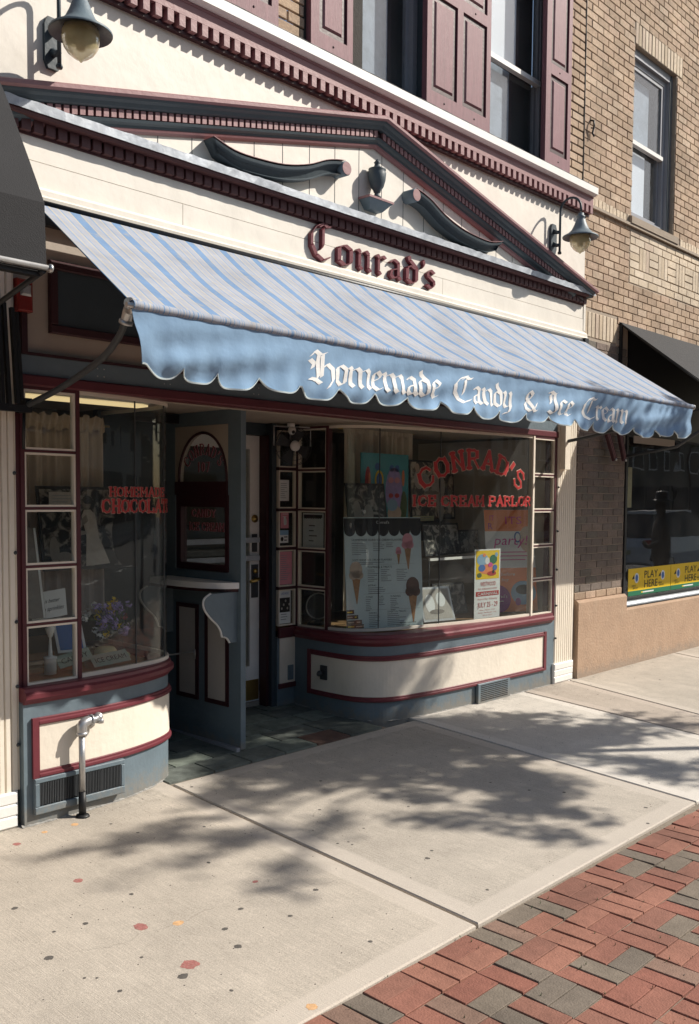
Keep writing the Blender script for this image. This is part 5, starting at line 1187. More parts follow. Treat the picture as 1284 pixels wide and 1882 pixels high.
# lottery stickers behind the glass
_tc = {}
def text_polys(s, size, align='LEFT'):
    key = s
    if key not in _tc:
        cu = bpy.data.curves.new('t', 'FONT'); cu.body = s; cu.size = 1; cu.resolution_u = 2; o = bpy.data.objects.new('t', cu); C.objects.link(o)
        bpy.context.view_layer.update()
        me = bpy.data.meshes.new_from_object(o.evaluated_get(bpy.context.evaluated_depsgraph_get()))
        _tc[key] = ([tuple(v.co) for v in me.vertices], [tuple(p.vertices) for p in me.polygons]); bpy.data.objects.remove(o); bpy.data.curves.remove(cu); bpy.data.meshes.remove(me)
    v, f = _tc[key]
    w_ = max([p[0] for p in v] + [0]); return [(p[0] * size, p[1] * size) for p in v], f, w_ * size
class Board:
    """a flat printed thing in its place: origin at its lower left, u to the right, v up, n towards the viewer"""
    def __init__(s, o, u, v, w, h, th, mat, name, label, cat, group=None, parent=None, su=1.0):
        s.su = su
        s.o = Vector(o); s.u = Vector(u).normalized(); s.v = Vector(v).normalized(); s.n = s.u.cross(s.v).normalized()
        s.w, s.h = w, h
        if parent is None:
            s.t = thing(name, label, cat, o, group)
        else: s.t = obj(name, MB(), None, parent); 
        mb = MB(); mb.obox(s.P(w / 2, h / 2, -th / 2), s.u * w / 2 * su, s.v * h / 2, s.n * th / 2)
        s.board = obj('board' if parent is None else name, mb, mat, s.t if parent is None else s.t)
        s.layer = 0; s.parts = {}
    def P(s, a, b, d=0): return s.o + s.u * a * s.su + s.v * b + s.n * d
    def poly(s, nm, mat, pts, lay=1):
        mb = s.parts.setdefault((nm, mat), MB()); d = lay * .0009
        P3 = [s.P(a, b, 0.0002) for a, b in pts]; mb.prism(P3, s.n, d)
    def rect(s, nm, mat, a, b, c, d, lay=1): s.poly(nm, mat, [(a, b), (c, b), (c, d), (a, d)], lay)
    def disc(s, nm, mat, a, b, r, ry=None, lay=1, n=18, t0=0, t1=2 * math.pi):
        s.poly(nm, mat, [(a + r * math.cos(t0 + (t1 - t0) * i / n), b + (ry or r) * math.sin(t0 + (t1 - t0) * i / n)) for i in range(n if t1 - t0 > 6 else n + 1)], lay)
    def text(s, nm, mat, txt, a, b, h, w=None, lay=2, slant=0):
        v, f, w0 = text_polys(txt, h * 1.4); k = (w / w0) if w and w0 else 1
        mb = s.parts.setdefault((nm, mat), MB()); mb.add([s.P(a + x * k + y * slant, b + y, lay * .0009 + .0003) for x, y in v], f); return w0 * k
    def done(s):
        for (nm, mat), mb in s.parts.items(): obj(nm, mb, M[mat], s.t)
        return s.t
for i, (x0, x1) in enumerate(((9.135, 10.155), (10.165, 11.18))):
    B = Board((x0, .098, .675), (1, 0, 0), (0, 0, 1), x1 - x0, .29, .002, M['yellow'], 'sticker', 'yellow PLAY HERE sticker in the dark shop window, ' + ('nearest the brick pier' if i == 0 else 'cut by the photo edge'), 'sticker', 'yellow lottery stickers')
    B.rect('green_band', 'green', 0, 0, x1 - x0, .052); B.text('small_lettering', 'white', 'www.playhere.com', .30, .018, .02, .42) if False else B.rect('small_lettering', 'paper', .34, .02, .60, .034, 2); B.rect('small_lettering', 'yellow', .30, .02, .34, .034, 2)
    B.text('lettering', 'black', 'PLAY', .36, .175, .082, .33); B.text('lettering', 'black', 'HERE', .36, .073, .082, .33)
    for xx in (.19, .82):
        B.disc('emblem', 'paper', xx, .185, .050, .055); B.disc('emblem_mark', 'blueprint', xx, .185, .030, .038, 2); B.text('small_lettering_dark', 'black', 'NEW', xx - .11, .095, .02, .09); B.text('small_lettering_dark', 'black', 'JERSEY', xx - .085, .07, .018, .12); B.poly('small_lettering_dark', 'black', [(xx - .11, .175), (xx - .06, .22), (xx - .05, .18)], 2)
    B.done()
# pipe stub / iron hook and downpipe crack at the building joint
tag(obj('wall_hook', MB().tube([(7.945, -.01, 5.18), (7.945, -.045, 5.165), (7.945, -.05, 5.12), (7.95, -.03, 5.06), (7.96, -.045, 5.03)], .009, 6).tube([(7.925, -.03, 5.10), (7.97, -.04, 5.11)], .006, 6), M['blacksteel']), 'small black iron hook on the tan brick near the party joint', 'hook')
obj('joint_gap', MB().box(XB + .0005, XB + .0055, -.0095, -.002, 4.6, 7.6), M['black'], nb)

# ------------------------------------------------------------------ THINGS ON THE FRONT
sp = thing('standpipe', 'grey metal standpipe with elbow and black foot in front of the left bay base', 'pipe', (2.605, -.10, 0))
px_, py_ = 2.600, -.115
obj('pipe', MB().tube([(px_, py_, .13), (px_, py_, .445)], .0165, 12), M['galv'], sp)
obj('pipe_foot', MB().tube([(px_, py_, -.02), (px_, py_, .130)], .0195, 12).lathe((px_, py_, -.01), [(0, 0), (.04, 0), (.034, .016), (.02, .02), (0, .02)], 12), M['black'], sp)
el = crom([(px_, py_, .438), (px_, py_, .468), (px_ + .008, py_, .490), (px_ + .03, py_ + .002, .500), (px_ + .055, py_ + .004, .502)], 4)
obj('elbow', MB().tube(el, .026, 12).lathe((px_, py_, .432), [(0, 0), (.031, 0), (.031, .016), (0, .016)], 12).lathe((px_ + .05, py_ + .003, .502), [(0, 0), (.031, 0), (.031, .014), (0, .014)], 12, (1, .1, 0)), M['galv'], sp)
obj('nozzle', MB().tube([(px_ + .06, py_ + .004, .502), (px_ + .10, py_ + .01, .502)], .017, 10).lathe((px_ + .098, py_ + .008, .502), [(0, 0), (.026, 0), (.026, .018), (.018, .02), (.018, .03), (.026, .032), (.026, .05), (0, .05)], 12, (.6, .8, 0)).lathe((px_ + .118, py_ + .008, .475), [(0, 0), (.016, 0), (.018, .02), (0, .03)], 10), M['galv'], sp)
al = thing('fire_alarm', 'red fire alarm strobe high on the left pilaster under the black awning', 'alarm', (2.35, -.02, 2.68))
obj('housing', MB().bbox(2.312, 2.395, -.045, .02, 2.605, 2.765, .008), M['redbox'] if 'redbox' in M else M.setdefault('redbox', paint('red_alarm_housing', (.22, .02, .015), .4, .1, 10, .05)), al)
obj('strobe_lens', MB().bbox(2.325, 2.382, -.058, -.0455, 2.680, 2.735, .01), M['galv'], al)
obj('conduit', MB().box(2.345, 2.375, -.02, .02, 2.40, 2.6045), M['maroon_dark'], al)
sc = thing('security_camera', 'small white dome security camera under the lintel beside the fan', 'camera', (4.95, .80, 2.25))
obj('mount', MB().lathe((4.95, .80, 2.225), [(0, 0), (.028, 0), (.030, .03), (0, .034)], 16), M['white'], sc); obj('head', MB().lathe((4.95, .79, 2.195), [(0, -.028), (.018, -.024), (.028, -.008), (.030, .01), (.024, .028), (0, .03)], 16), M['white'], sc); obj('lens', MB().lathe((4.94, .762, 2.185), [(0, 0), (.014, 0), (.012, .006), (0, .008)], 12, (-.4, -1, -.2)), M['black'], sc)
fan = thing('wall_fan', 'round black caged fan hanging above the small panes by the door', 'fan', (5.02, .86, 2.10))
fc = Vector((5.03, .87, 2.085)); ax = Vector((-.35, -1, 0)).normalized(); aa = Vector((0, 0, 1)); bb = ax.cross(aa).normalized()
mb = MB()
for rr, dd in ((.145, .0), (.150, .03), (.11, .045), (.07, .055)):
    mb.tube([fc + ax * dd + rr * (math.cos(2 * math.pi * i / 28) * bb + math.sin(2 * math.pi * i / 28) * aa) for i in range(29)], .0022, 4)
for i in range(18):
    t = 2 * math.pi * i / 18; d = math.cos(t) * bb + math.sin(t) * aa
    mb.tube([fc + d * .150, fc + ax * .03 + d * .150, fc + ax * .055 + d * .05], .0014, 4)
obj('cage', mb, M['greysteel'], fan)
obj('hub', MB().lathe(fc + ax * .05, [(0, 0), (.042, 0), (.040, .008), (0, .010)], 20, ax), M['white'], fan)
obj('motor', MB().lathe(fc - ax * .06, [(0, 0), (.045, .0), (.05, .05), (0, .06)], 16, ax), M['blacksteel'], fan)
for i in range(4):
    t = i * math.pi / 2 + .4; d = math.cos(t) * bb + math.sin(t) * aa; e = ax.cross(d)
    obj('blade', MB().add([fc + ax * .02 + d * .03 - e * .02, fc + ax * .02 + d * .13 - e * .05, fc + ax * .008 + d * .135 + e * .05, fc + ax * .008 + d * .03 + e * .02, fc + ax * .022 + d * .03 - e * .02, fc + ax * .022 + d * .13 - e * .05, fc + ax * .010 + d * .135 + e * .05, fc + ax * .010 + d * .03 + e * .02], [(0, 1, 2, 3), (7, 6, 5, 4), (0, 4, 5, 1), (1, 5, 6, 2), (2, 6, 7, 3)]), M['greysteel'], fan)
obj('bracket', MB().tube([fc - ax * .04, fc - ax * .04 + Vector((0, 0, .17))], .008, 6).tube([fc + bb * .155 + Vector((0, 0, -.0)), fc + bb * .155 + Vector((0, 0, .15)), fc - bb * .155 + Vector((0, 0, .15)), fc - bb * .155], .006, 6), M['galv'], fan)

# ------------------------------------------------------------------ INSIDE THE SHOP
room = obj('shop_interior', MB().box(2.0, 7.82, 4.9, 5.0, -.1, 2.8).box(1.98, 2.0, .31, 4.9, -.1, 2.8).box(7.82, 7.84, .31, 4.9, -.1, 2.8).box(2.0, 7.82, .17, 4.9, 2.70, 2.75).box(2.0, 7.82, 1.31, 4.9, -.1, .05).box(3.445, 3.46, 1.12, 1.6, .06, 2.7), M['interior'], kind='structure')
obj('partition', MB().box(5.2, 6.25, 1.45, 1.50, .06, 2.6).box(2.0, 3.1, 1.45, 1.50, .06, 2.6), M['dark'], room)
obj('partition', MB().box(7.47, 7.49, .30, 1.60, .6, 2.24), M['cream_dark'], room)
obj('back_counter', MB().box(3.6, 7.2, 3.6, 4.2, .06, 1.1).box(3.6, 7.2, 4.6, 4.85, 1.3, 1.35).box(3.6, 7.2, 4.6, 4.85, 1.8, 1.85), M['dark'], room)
for x0, y0 in ((2.42, .30), (6.1, .70), (4.2, 2.6), (6.3, 2.8)):
    t = thing('ceiling_light', {2.42: 'lit yellow fluorescent fitting at the top of the left bay window', 6.1: 'lit fluorescent fitting behind the top of the right bay window', 4.2: 'lit ceiling fitting deep in the shop behind the door', 6.3: 'lit ceiling fitting deep in the shop behind the right bay'}[x0], 'light', (x0, y0, 2.33), 'ceiling lights in the shop')
    zc = 2.235 if y0 < .5 else 2.30 if y0 < 1 else 2.66
    obj('housing', MB().box(x0, x0 + .9, y0 - .01, y0 + .13, zc + .005, zc + .04), M['white'], t); obj('diffuser', MB().box(x0 + .01, x0 + .89, y0, y0 + .12, zc - .012, zc), M['lit'] if y0 < .5 else M['lit2'], t)
def curtain(x0, x1, y, z0, z1, label, seed, cm='curtain'):
    r = random.Random(seed); ph = [r.uniform(0, 6) for _ in range(4)]
    def fn(u, v):
        x = x0 + (x1 - x0) * u; s = .018 + .012 * v
        return (x, y + s * math.sin(x * 60 + ph[0]) + .01 * math.sin(x * 143 + ph[1] + v) + .012 * math.sin(x * 23 + ph[2]), z1 + (z0 - z1) * v)
    c = thing('curtain', label, 'curtain', ((x0 + x1) / 2, y, z1))
    mb = MB().grid(fn, int((x1 - x0) * 160), 6); b0 = len(mb.v); mb.v += [(x, y_ + .003, z) for x, y_, z in mb.v]; mb.f += [tuple(i + b0 for i in f)[::-1] for f in mb.f]; mb.sm = set(range(len(mb.f)))
    obj('cloth', mb, M[cm], c)
    obj('heading', MB().grid(lambda u, v: (x0 + (x1 - x0) * u, y - .02 + .012 * math.sin(u * (x1 - x0) * 150 + 3 * v) , z1 + .012 - .09 * v + .010 * math.sin(u * (x1 - x0) * 90)), int((x1 - x0) * 200), 3), M[cm], c)
    obj('rod', MB().tube([(x0 - .05, y, z1 - .04), (x1 + .05, y, z1 - .04)], .008, 8), M['brass'], c)
curtain(2.66, 3.22, .66, .95, 2.16, 'pale gauze curtain with gathered heading hanging at the back of the left bay', 1)
curtain(5.62, 6.50, .90, .75, 2.30, 'cream gauze curtain with ruffled heading at the left of the right bay', 2, 'curtain2')
iw = thing('inner_window', 'white framed inner window seen through the left bay glass', 'window', (3.7, 1.5, 1.0))
obj('frame', MB().box(3.5195, 3.5605, 1.26, 1.30, .4, 2.24).box(3.8595, 3.90, 1.26, 1.30, .4, 2.24).box(3.56, 3.86, 1.265, 1.30, 1.55, 1.60).box(3.56, 3.86, 1.265, 1.30, 2.16, 2.22), M['cream'], iw)
obj('pane', MB().box(3.5605, 3.8595, 1.28, 1.284, .4, 2.16), M['upglass'], iw)

# window lettering: slab serif strokes with a pale outline
SL_ = {'C': [[(.95, .72), (.80, .95), (.50, 1.0), (.15, .85), (.05, .5), (.15, .15), (.5, 0), (.8, .05), (.95, .28)]], 'O': [[(.5, 1), (.15, .85), (.05, .5), (.15, .15), (.5, 0), (.85, .15), (.95, .5), (.85, .85), (.5, 1)]],
 'N': [[(.15, 0), (.15, 1)], [(.15, 1), (.85, 0)], [(.85, 0), (.85, 1)], 's0', 's1t', 's1b0'], 'R': [[(.15, 0), (.15, 1), (.6, 1), (.82, .88), (.82, .64), (.6, .52), (.15, .52)], [(.55, .5), (.9, 0)], 's0'], 'A': [[(.08, 0), (.5, 1), (.92, 0)], [(.25, .32), (.75, .32)], 'sA'],
 'D': [[(.15, 0), (.15, 1), (.55, 1), (.88, .8), (.95, .5), (.88, .2), (.55, 0), (.15, 0)], 's0'], 'S': [[(.85, .78), (.65, 1), (.3, 1), (.1, .78), (.3, .55), (.7, .45), (.9, .22), (.7, 0), (.3, 0), (.1, .22)]], "'": [[(.3, 1), (.22, .75)]],
 'I': [[(.5, 0), (.5, 1)], 'sI'], 'E': [[(.85, .0), (.15, 0), (.15, 1), (.85, 1)], [(.15, .5), (.65, .5)], [(.85, 0), (.85, .2)], [(.85, 1), (.85, .8)], 's0'], 'M': [[(.1, 0), (.1, 1), (.5, .35), (.9, 1), (.9, 0)], 's0', 's1b'], 'P': [[(.15, 0), (.15, 1), (.65, 1), (.88, .88), (.88, .6), (.65, .48), (.15, .48)], 's0'],
 'L': [[(.15, 1), (.15, 0), (.88, 0), (.88, .22)], 's0'], 'H': [[(.15, 0), (.15, 1)], [(.85, 0), (.85, 1)], [(.15, .5), (.85, .5)], 's0', 's1t', 's1b'], 'T': [[(.05, .8), (.05, 1), (.95, 1), (.95, .8)], [(.5, 1), (.5, 0)], 'sI'], 'Y': [[(.1, 1), (.5, .5), (.9, 1)], [(.5, .5), (.5, 0)], 'sI'],
 '1': [[(.3, .8), (.5, 1), (.5, 0)]], '0': [[(.5, 1), (.2, .8), (.2, .2), (.5, 0), (.8, .2), (.8, .8), (.5, 1)]], '7': [[(.15, 1), (.85, 1), (.4, 0)]], ' ': []}
def slab_letters(parent, txt, frame, x0, x1, h, base, th=.17, arc=None, red='redprint', line='redline'):
    """frame(a, b, d) maps metres along the text line and above it (and outward) into the scene"""
    ADV = {"'": .42, ' ': .45, 'I': .72, 'M': 1.15, '1': .8}; tot = sum(ADV.get(q, 1) for q in txt); adv = (x1 - x0) / (tot - .12); pos = 0
    def stroke(m, p, q, wd, d, f):
        dx, dy = q[0] - p[0], q[1] - p[1]; l = math.hypot(dx, dy) or 1e-6; ex, ey = dx / l * wd * .45, dy / l * wd * .45; hx, hy = -dy / l * wd / 2, dx / l * wd / 2
        c = [(p[0] - ex - hx, p[1] - ey - hy), (q[0] + ex - hx, q[1] + ey - hy), (q[0] + ex + hx, q[1] + ey + hy), (p[0] - ex + hx, p[1] - ey + hy)]
        m.add([f(a, b, d) for a, b in c], [(0, 1, 2, 3)])
    cnt = 0
    for i, ch in enumerate(txt):
        items = SL_[ch]; w_ = adv * .84 * (ADV.get(ch, 1) if ch != "'" else 1); cx = x0 + pos * adv - (adv * .15 if ch == "'" else 0); pos += ADV.get(ch, 1); mb, mbo = MB(), MB()
        segs = []
        for it in items:
            if it == 's0': segs += [((-.02, 0), (.32, 0)), ((-.02, 1), (.32, 1))]
            elif it == 's1t' : segs += [((.68, 1), (1.02, 1))]
            elif it == 's1b': segs += [((.72, 0), (1.04, 0))]
            elif it == 's1b0': segs += []
            elif it == 'sA': segs += [((-.05, 0), (.25, 0)), ((.75, 0), (1.05, 0))]
            elif it == 'sI': segs += [((.3, 0), (.7, 0))] + ([((.3, 1), (.7, 1))] if ch == 'I' else [])
            else: segs += list(zip(it[:-1], it[1:]))
        for (p, q) in segs:
            if arc:
                cxm, r, total = arc; ang = ((cx + w_ / 2) - (x0 + x1) / 2) / r
                def f(a, b, d, ang=ang, mid=cx + w_ / 2):
                    lx, ly = a - mid, b
                    X = cxm + (r + ly) * math.sin(ang) + lx * math.cos(ang); Z = base - r + (r + ly) * math.cos(ang) - lx * math.sin(ang); return frame(X, Z, d)
            else:
                def f(a, b, d): return frame(a, base + b, d)
            P, Q = (cx + p[0] * w_, p[1] * h), (cx + q[0] * w_, q[1] * h); cnt += 1
            vert = abs(q[0] - p[0]) < abs(q[1] - p[1]) * .6
            t_ = adv * th * (1.5 if vert else .85)
            stroke(mb, P, Q, t_, .0042 + .00012 * (cnt % 23), f); stroke(mbo, P, Q, t_ + adv * .055, .0012 + .00010 * (cnt % 23), f)
        if mb.f:
            nf = len(mb.f); mb.add(mbo.v, mbo.f); me = mb.mesh('letter'); me.materials.append(M[red]); me.materials.append(M[line])
            for k in range(nf, len(me.polygons)): me.polygons[k].material_index = 1
            obj('letter', me, None, parent)
def glassframe(gl_path):
    # arc-length frame along the curved glass, outward side
    L_ = [0]
    for p, q in zip(gl_path[:-1], gl_path[1:]): L_.append(L_[-1] + math.hypot(q[0] - p[0], q[1] - p[1]))
    xsv = [p[0] for p in gl_path]
    def fr(a, z, d):                   # a is the x coordinate
        for i in range(len(gl_path) - 1):
            if a <= xsv[i + 1] or i == len(gl_path) - 2:
                p, q = gl_path[i], gl_path[i + 1]; t = (a - p[0]) / max(q[0] - p[0], 1e-6)
                dx, dy = q[0] - p[0], q[1] - p[1]; l = math.hypot(dx, dy)
                return (a + dy / l * d, p[1] + (q[1] - p[1]) * t - dx / l * d, z)
    return fr
glR = crom([(5.19, .62), (5.215, .50), (5.275, .405), (5.39, .315), (5.56, .25), (5.86, .175), (6.22, .105), (6.56, .055), (6.85, .02), (7.085, .004)], 6)
glL = crom([(2.672, .008), (2.82, .020), (3.02, .050), (3.20, .090), (3.31, .145), (3.385, .225)], 6)
fR, fL = glassframe(glR), glassframe(glL)
slab_letters(bayR, "CONRAD'S", fR, 5.77, 6.97, .142, 1.945, th=.15, arc=(6.37, .92, 0))
slab_letters(bayR, "ICE CREAM PARLOR", fR, 5.69, 7.075, .074, 1.634, th=.16)
slab_letters(bayL, "HOMEMADE", fL, 2.865, 3.31, .046, 1.690, th=.15)
slab_letters(bayL, "CHOCOLATE", fL, 2.815, 3.40, .068, 1.600, th=.17)
fd = lambda a, z, d: (3.984 - d, -a, z)
slab_letters(dr, "CONRAD'S", fd, -.83, -.43, .070, 1.975, th=.12, arc=(-.63, .21, 0), red='dullred', line='icepink'); slab_letters(dr, "107", fd, -.70, -.56, .060, 1.86, th=.12, red='dullred', line='icepink')
slab_letters(dr, "CANDY", fd, -.76, -.50, .045, 1.555, th=.14, red='dullred', line='icepink'); slab_letters(dr, "ICE CREAM", fd, -.80, -.41, .050, 1.46, th=.14, red='dullred', line='icepink')

# ---- printed boards and pictures standing in the windows
def lean(a): return (0, math.sin(math.radians(a)), math.cos(math.radians(a)))
def rows_text(B, mat, a, b, w, n, dz, h, r):
    for i in range(n): B.rect('small_print', mat, a, b - i * dz, a + w * r.uniform(.55, 1), b - i * dz + h, 1)
r5 = random.Random(5)
B = Board((5.235, .465, .665), (.92, -.39, 0), lean(3), .88, .875, .006, M['paperblue'], 'menu_board', 'tall white ice cream menu poster with black scalloped awning print at the top', 'menu board', su=.76)
B.w = .88
B.rect('awning_print', 'black', 0, .775, .88, .868)
for i in range(7): B.disc('awning_print', 'black', .063 + i * .1257, .776, .063, .050, 1, 10, math.pi, 2 * math.pi)
B.text('lettering', 'paper', "Conrad's", .36, .825, .022, .15, 2)
for txt, a, b, h, w_ in (('HOMEMADE HARD ICE CREAM FLAVORS', .08, .690, .016, .58), ('SOFT SERVE ICE CREAM FLAVORS', .08, .535, .015, .45), ('TOPPINGS & TREATS', .25, .478, .015, .28), ('EXTRAS', .25, .335, .014, .09), ('CONES', .22, .245, .015, .08), ('CUPS', .36, .245, .015, .06), ('SUNDAES', .50, .245, .015, .12), ('DRINKS', .25, .120, .014, .09), ('SWEETS & TREATS', .46, .125, .014, .22), ('@Conrads1928', .60, .035, .012, .19), ('Conrads1928.com', .56, .012, .012, .22)): B.text('lettering', 'black', txt, a, b, h, w_, 2)
for a, b, w_, n in ((.08, .67, .18, 7), (.32, .67, .13, 5), (.47, .67, .10, 3), (.08, .52, .45, 1), (.08, .508, .42, 1), (.25, .46, .12, 7), (.40, .46, .12, 7), (.58, .46, .13, 7), (.25, .32, .2, 4), (.22, .23, .08, 7), (.36, .23, .08, 4), (.50, .23, .10, 7), (.25, .105, .13, 7), (.46, .11, .22, 7)): rows_text(B, 'greytext', a, b, w_, n, .0145, .0055, r5)
for a, b, c in ((.15, .505, .8), (.2, .275, .85), (.2, .15, .85)): B.rect('rule', 'greytext', a, b, c, b + .0016)
def conep(B, x, z, s, mat):
    B.disc('scoop', mat, x, z + .07 * s, .062 * s, .058 * s, 2); B.disc('scoop', mat, x - .03 * s, z + .035 * s, .04 * s, .03 * s, 2); B.disc('scoop', mat, x + .03 * s, z + .035 * s, .04 * s, .03 * s, 2)
    B.poly('cone', 'cone', [(x - .042 * s, z + .02 * s), (x + .042 * s, z + .02 * s), (x + .004, z - .16 * s), (x - .004, z - .16 * s)], 1)
conep(B, .72, .62, 1.0, 'icepink'); conep(B, .61, .58, .48, 'icepink'); conep(B, .12, .385, 1.15, 'tanprint'); conep(B, .765, .24, 1.25, 'cocoa')
for i, (a, b, w_) in enumerate(((.0, .125, .085), (.0, .085, .085), (.0, .045, .1), (.0, .012, .1), (.09, .012, .10), (.10, .045, .07), (.08, .085, .05))): B.rect('boxes_print', 'cocoa' if i % 2 else 'black', a, b, a + w_, b + .032, 1); B.rect('boxes_label', 'tanprint' if i % 3 else 'yellow', a + .01, b + .010, a + w_ - .02, b + .020, 2)
B.done()
B = Board((6.455, .145, .672), (.996, -.09, 0), (0, 0, 1), .335, .59, .003, M['paper'], 'carnival_poster', 'white and red carnival poster taped inside the right bay glass', 'poster')
B.rect('picture', 'yellow', .015, .335, .32, .578)
for m_, a, b, rr, ry, l in (('skyprint', .10, .50, .075, .05, 2), ('orange', .17, .42, .12, .045, 2), ('green', .24, .50, .05, .04, 2), ('redprint', .22, .38, .06, .02, 3), ('blueprint', .09, .43, .045, .03, 3), ('paper', .16, .49, .03, .03, 3), ('magenta', .20, .455, .03, .02, 4), ('blueprint', .26, .43, .03, .025, 4), ('leafgreen', .06, .37, .03, .02, 3), ('black', .24, .395, .015, .015, 5), ('orange', .12, .54, .02, .015, 4), ('skyprint', .28, .54, .02, .02, 3)): B.disc('picture_shape', m_, a, b, rr, ry, l)
B.text('lettering', 'redprint', 'WESTWOOD', .075, .275, .038, .20); B.text('lettering', 'redprint', 'VOL. AMBULANCE CORPS', .045, .245, .014, .25)
B.rect('title_band', 'redprint', .02, .190, .32, .230); B.text('title_lettering', 'paper', 'CARNIVAL', .035, .196, .027, .27, 3)
B.text('lettering', 'redprint', 'Westwood Plaza - 700 Broadway', .04, .158, .014, .26); B.text('lettering', 'redprint', 'JULY 25 - 29', .045, .095, .044, .26)
for i, w_ in enumerate((.20, .24, .12)): B.text('lettering', 'redprint', ('Rides - Games - Food', 'Monday - Thursday 6pm - 11pm', 'Rain or Shine')[i], .17 - w_ / 2, .066 - i * .022, .010, w_)
B.done()
B = Board((6.99, .36, .665), (.87, -.45, 0), lean(5), .50, .93, .008, M['paper'], 'party_poster', 'orange and white party poster with purple circle leaning at the right of the bay', 'poster')
B.rect('top_band', 'orange', 0, .735, .50, .928); B.rect('lower_band', 'orange', 0, 0, .50, .40)
B.text('lettering', 'magenta', 'IT', .05, .83, .05, .05); B.text('lettering', 'purple', 'R', .03, .755, .055, .05); B.text('lettering', 'magenta', 'ITS', .20, .80, .07, .18)
B.text('script_lettering', 'magenta', 'party!', .08, .61, .09, .34, 2, .25); B.tube_ = None
B.disc('circle', 'purple', .10, .12, .125, .125, 2, 28); B.text('circle_lettering', 'paper', "Conrad's", .02, .13, .03, .17, 3); B.rect('circle_lettering', 'paper', .06, .095, .15, .102, 3)
B.disc('child_print', 'tanprint', .43, .66, .085, .12, 2); B.disc('child_print', 'blueprint', .33, .68, .035, .05, 2); B.disc('child_print', 'paper', .33, .68, .022, .036, 3)
B.disc('car_print', 'skyprint', .36, .17, .13, .11, 2); B.disc('car_window', 'black', .36, .20, .08, .045, 3); B.disc('car_window', 'purple', .30, .09, .03, .035, 3)
for i in range(3): B.rect('small_print', 'magenta', .10 + i * .02, .54 - i * .035, .48 - i * .04, .548 - i * .035, 1)
B.text('script_lettering_pale', 'paper', 'try before', .06, .33, .03, .22, 2, .2); B.text('script_lettering_pale', 'paper', 'you buy', .05, .28, .03, .16, 2, .2)
B.done()
B = Board((5.66, .72, 1.50), (1, 0, 0), (0, 0, 1), .60, .56, .012, M['teal'], 'beach_towel', 'teal beach towel printed with flip-flops and sunglasses hanging behind the menu board', 'towel')
for m_, a, b, rr, ry, l in (('redprint', .08, .32, .035, .13, 1), ('orange', .10, .30, .015, .10, 2), ('yellow', .22, .34, .055, .08, 1), ('blueprint', .22, .34, .035, .06, 2), ('blueprint', .20, .45, .035, .03, 1), ('blueprint', .38, .44, .03, .03, 1), ('blueprint', .45, .44, .03, .03, 1), ('lilac', .41, .25, .11, .20, 1), ('icepink', .37, .34, .035, .025, 2), ('icepink', .45, .34, .035, .025, 2), ('redprint', .37, .21, .03, .02, 2), ('redprint', .45, .21, .03, .02, 2), ('tanprint', .42, .06, .09, .07, 2), ('orange', .53, .36, .018, .07, 1), ('leafgreen', .54, .12, .045, .13, 1), ('skyprint', .39, .13, .07, .05, 3)): B.disc('towel_print', m_, a, b, rr, ry, l)
B.done()
def picture(o, u, ln, w_, h, mat, name, label, frame='black', figs=(), fw=.018):
    B = Board(o, u, lean(ln), w_, h, .012, M[frame], name, label, 'picture'); B.rect('print', mat, fw, fw, w_ - fw, h - fw)
    for m_, a, b, rr, ry, l in figs: B.disc('figure', m_, a, b, rr, ry, l)
    B.done(); return B
GM = lambda *q: None
M['g1'] = paint('light_grey_print', (.40, .375, .34), .6, .15, 30, 0); M['g2'] = paint('mid_grey_print', (.20, .18, .16), .6, .2, 30, 0); M['g3'] = paint('near_black_print', (.02, .02, .02), .6, .2, 30, 0)
picture((6.38, .78, 1.50), (1, 0, 0), 4, .64, .53, 'photo2', 'old_photo', 'large sepia photograph of two men in white coats behind the red lettering', figs=(('g1', .40, .30, .10, .14, 2), ('tanprint', .36, .45, .035, .045, 3), ('g3', .37, .485, .036, .018, 4), ('g1', .13, .36, .07, .09, 2), ('tanprint', .11, .46, .03, .04, 3), ('tanprint', .20, .44, .03, .035, 3), ('g1', .22, .33, .06, .08, 2), ('g2', .30, .24, .10, .02, 4), ('g1', .42, .12, .05, .14, 2), ('g3', .42, .33, .008, .09, 4)))
picture((5.39, .60, 1.48), (.95, -.1, 0), 8, .42, .33, 'photo1', 'old_photo', 'small tilted black and white photograph with a caption strip behind the menu board', figs=(('g1', .10, .10, .04, .09, 2), ('g1', .22, .08, .05, .08, 2)))
picture((6.39, .62, 1.185), (1, 0, 0), 10, .52, .29, 'photo1', 'framed_photo', 'dark framed photograph standing at the left of the glass shelf', figs=())
picture((6.95, .66, 1.185), (1, 0, 0), 10, .32, .22, 'photo3', 'framed_photo', 'small dark framed photograph of a crowd at the right of the glass shelf', figs=(('g1', .10, .10, .04, .03, 2), ('g1', .18, .11, .03, .03, 2), ('g1', .24, .08, .04, .02, 2)))
picture((6.43, .52, .672), (.98, -.15, 0), 12, .38, .28, 'photo3', 'framed_photo', 'framed dark photograph standing on the display floor below the shelf', figs=())
picture((5.98, .30, .675), (.97, -.2, 0), 16, .34, .29, 'papergrey' if 'papergrey' in M else 'g1', 'framed_print', 'silver framed glazed print leaning low between menu board and carnival poster', frame='galv', figs=(('paper', .1, .15, .05, .08, 2), ('paper', .22, .18, .05, .06, 2), ('g2', .16, .08, .08, .02, 3)))
B = Board((5.62, .62, 1.70), (1, 0, 0), (0, 0, 1), .17, .06, .003, M['straw'], 'caption_card', 'small cream caption card pinned to the tilted photograph', 'card'); rows_text(B, 'greytext', .015, .042, .14, 3, .014, .004, r5); B.done()
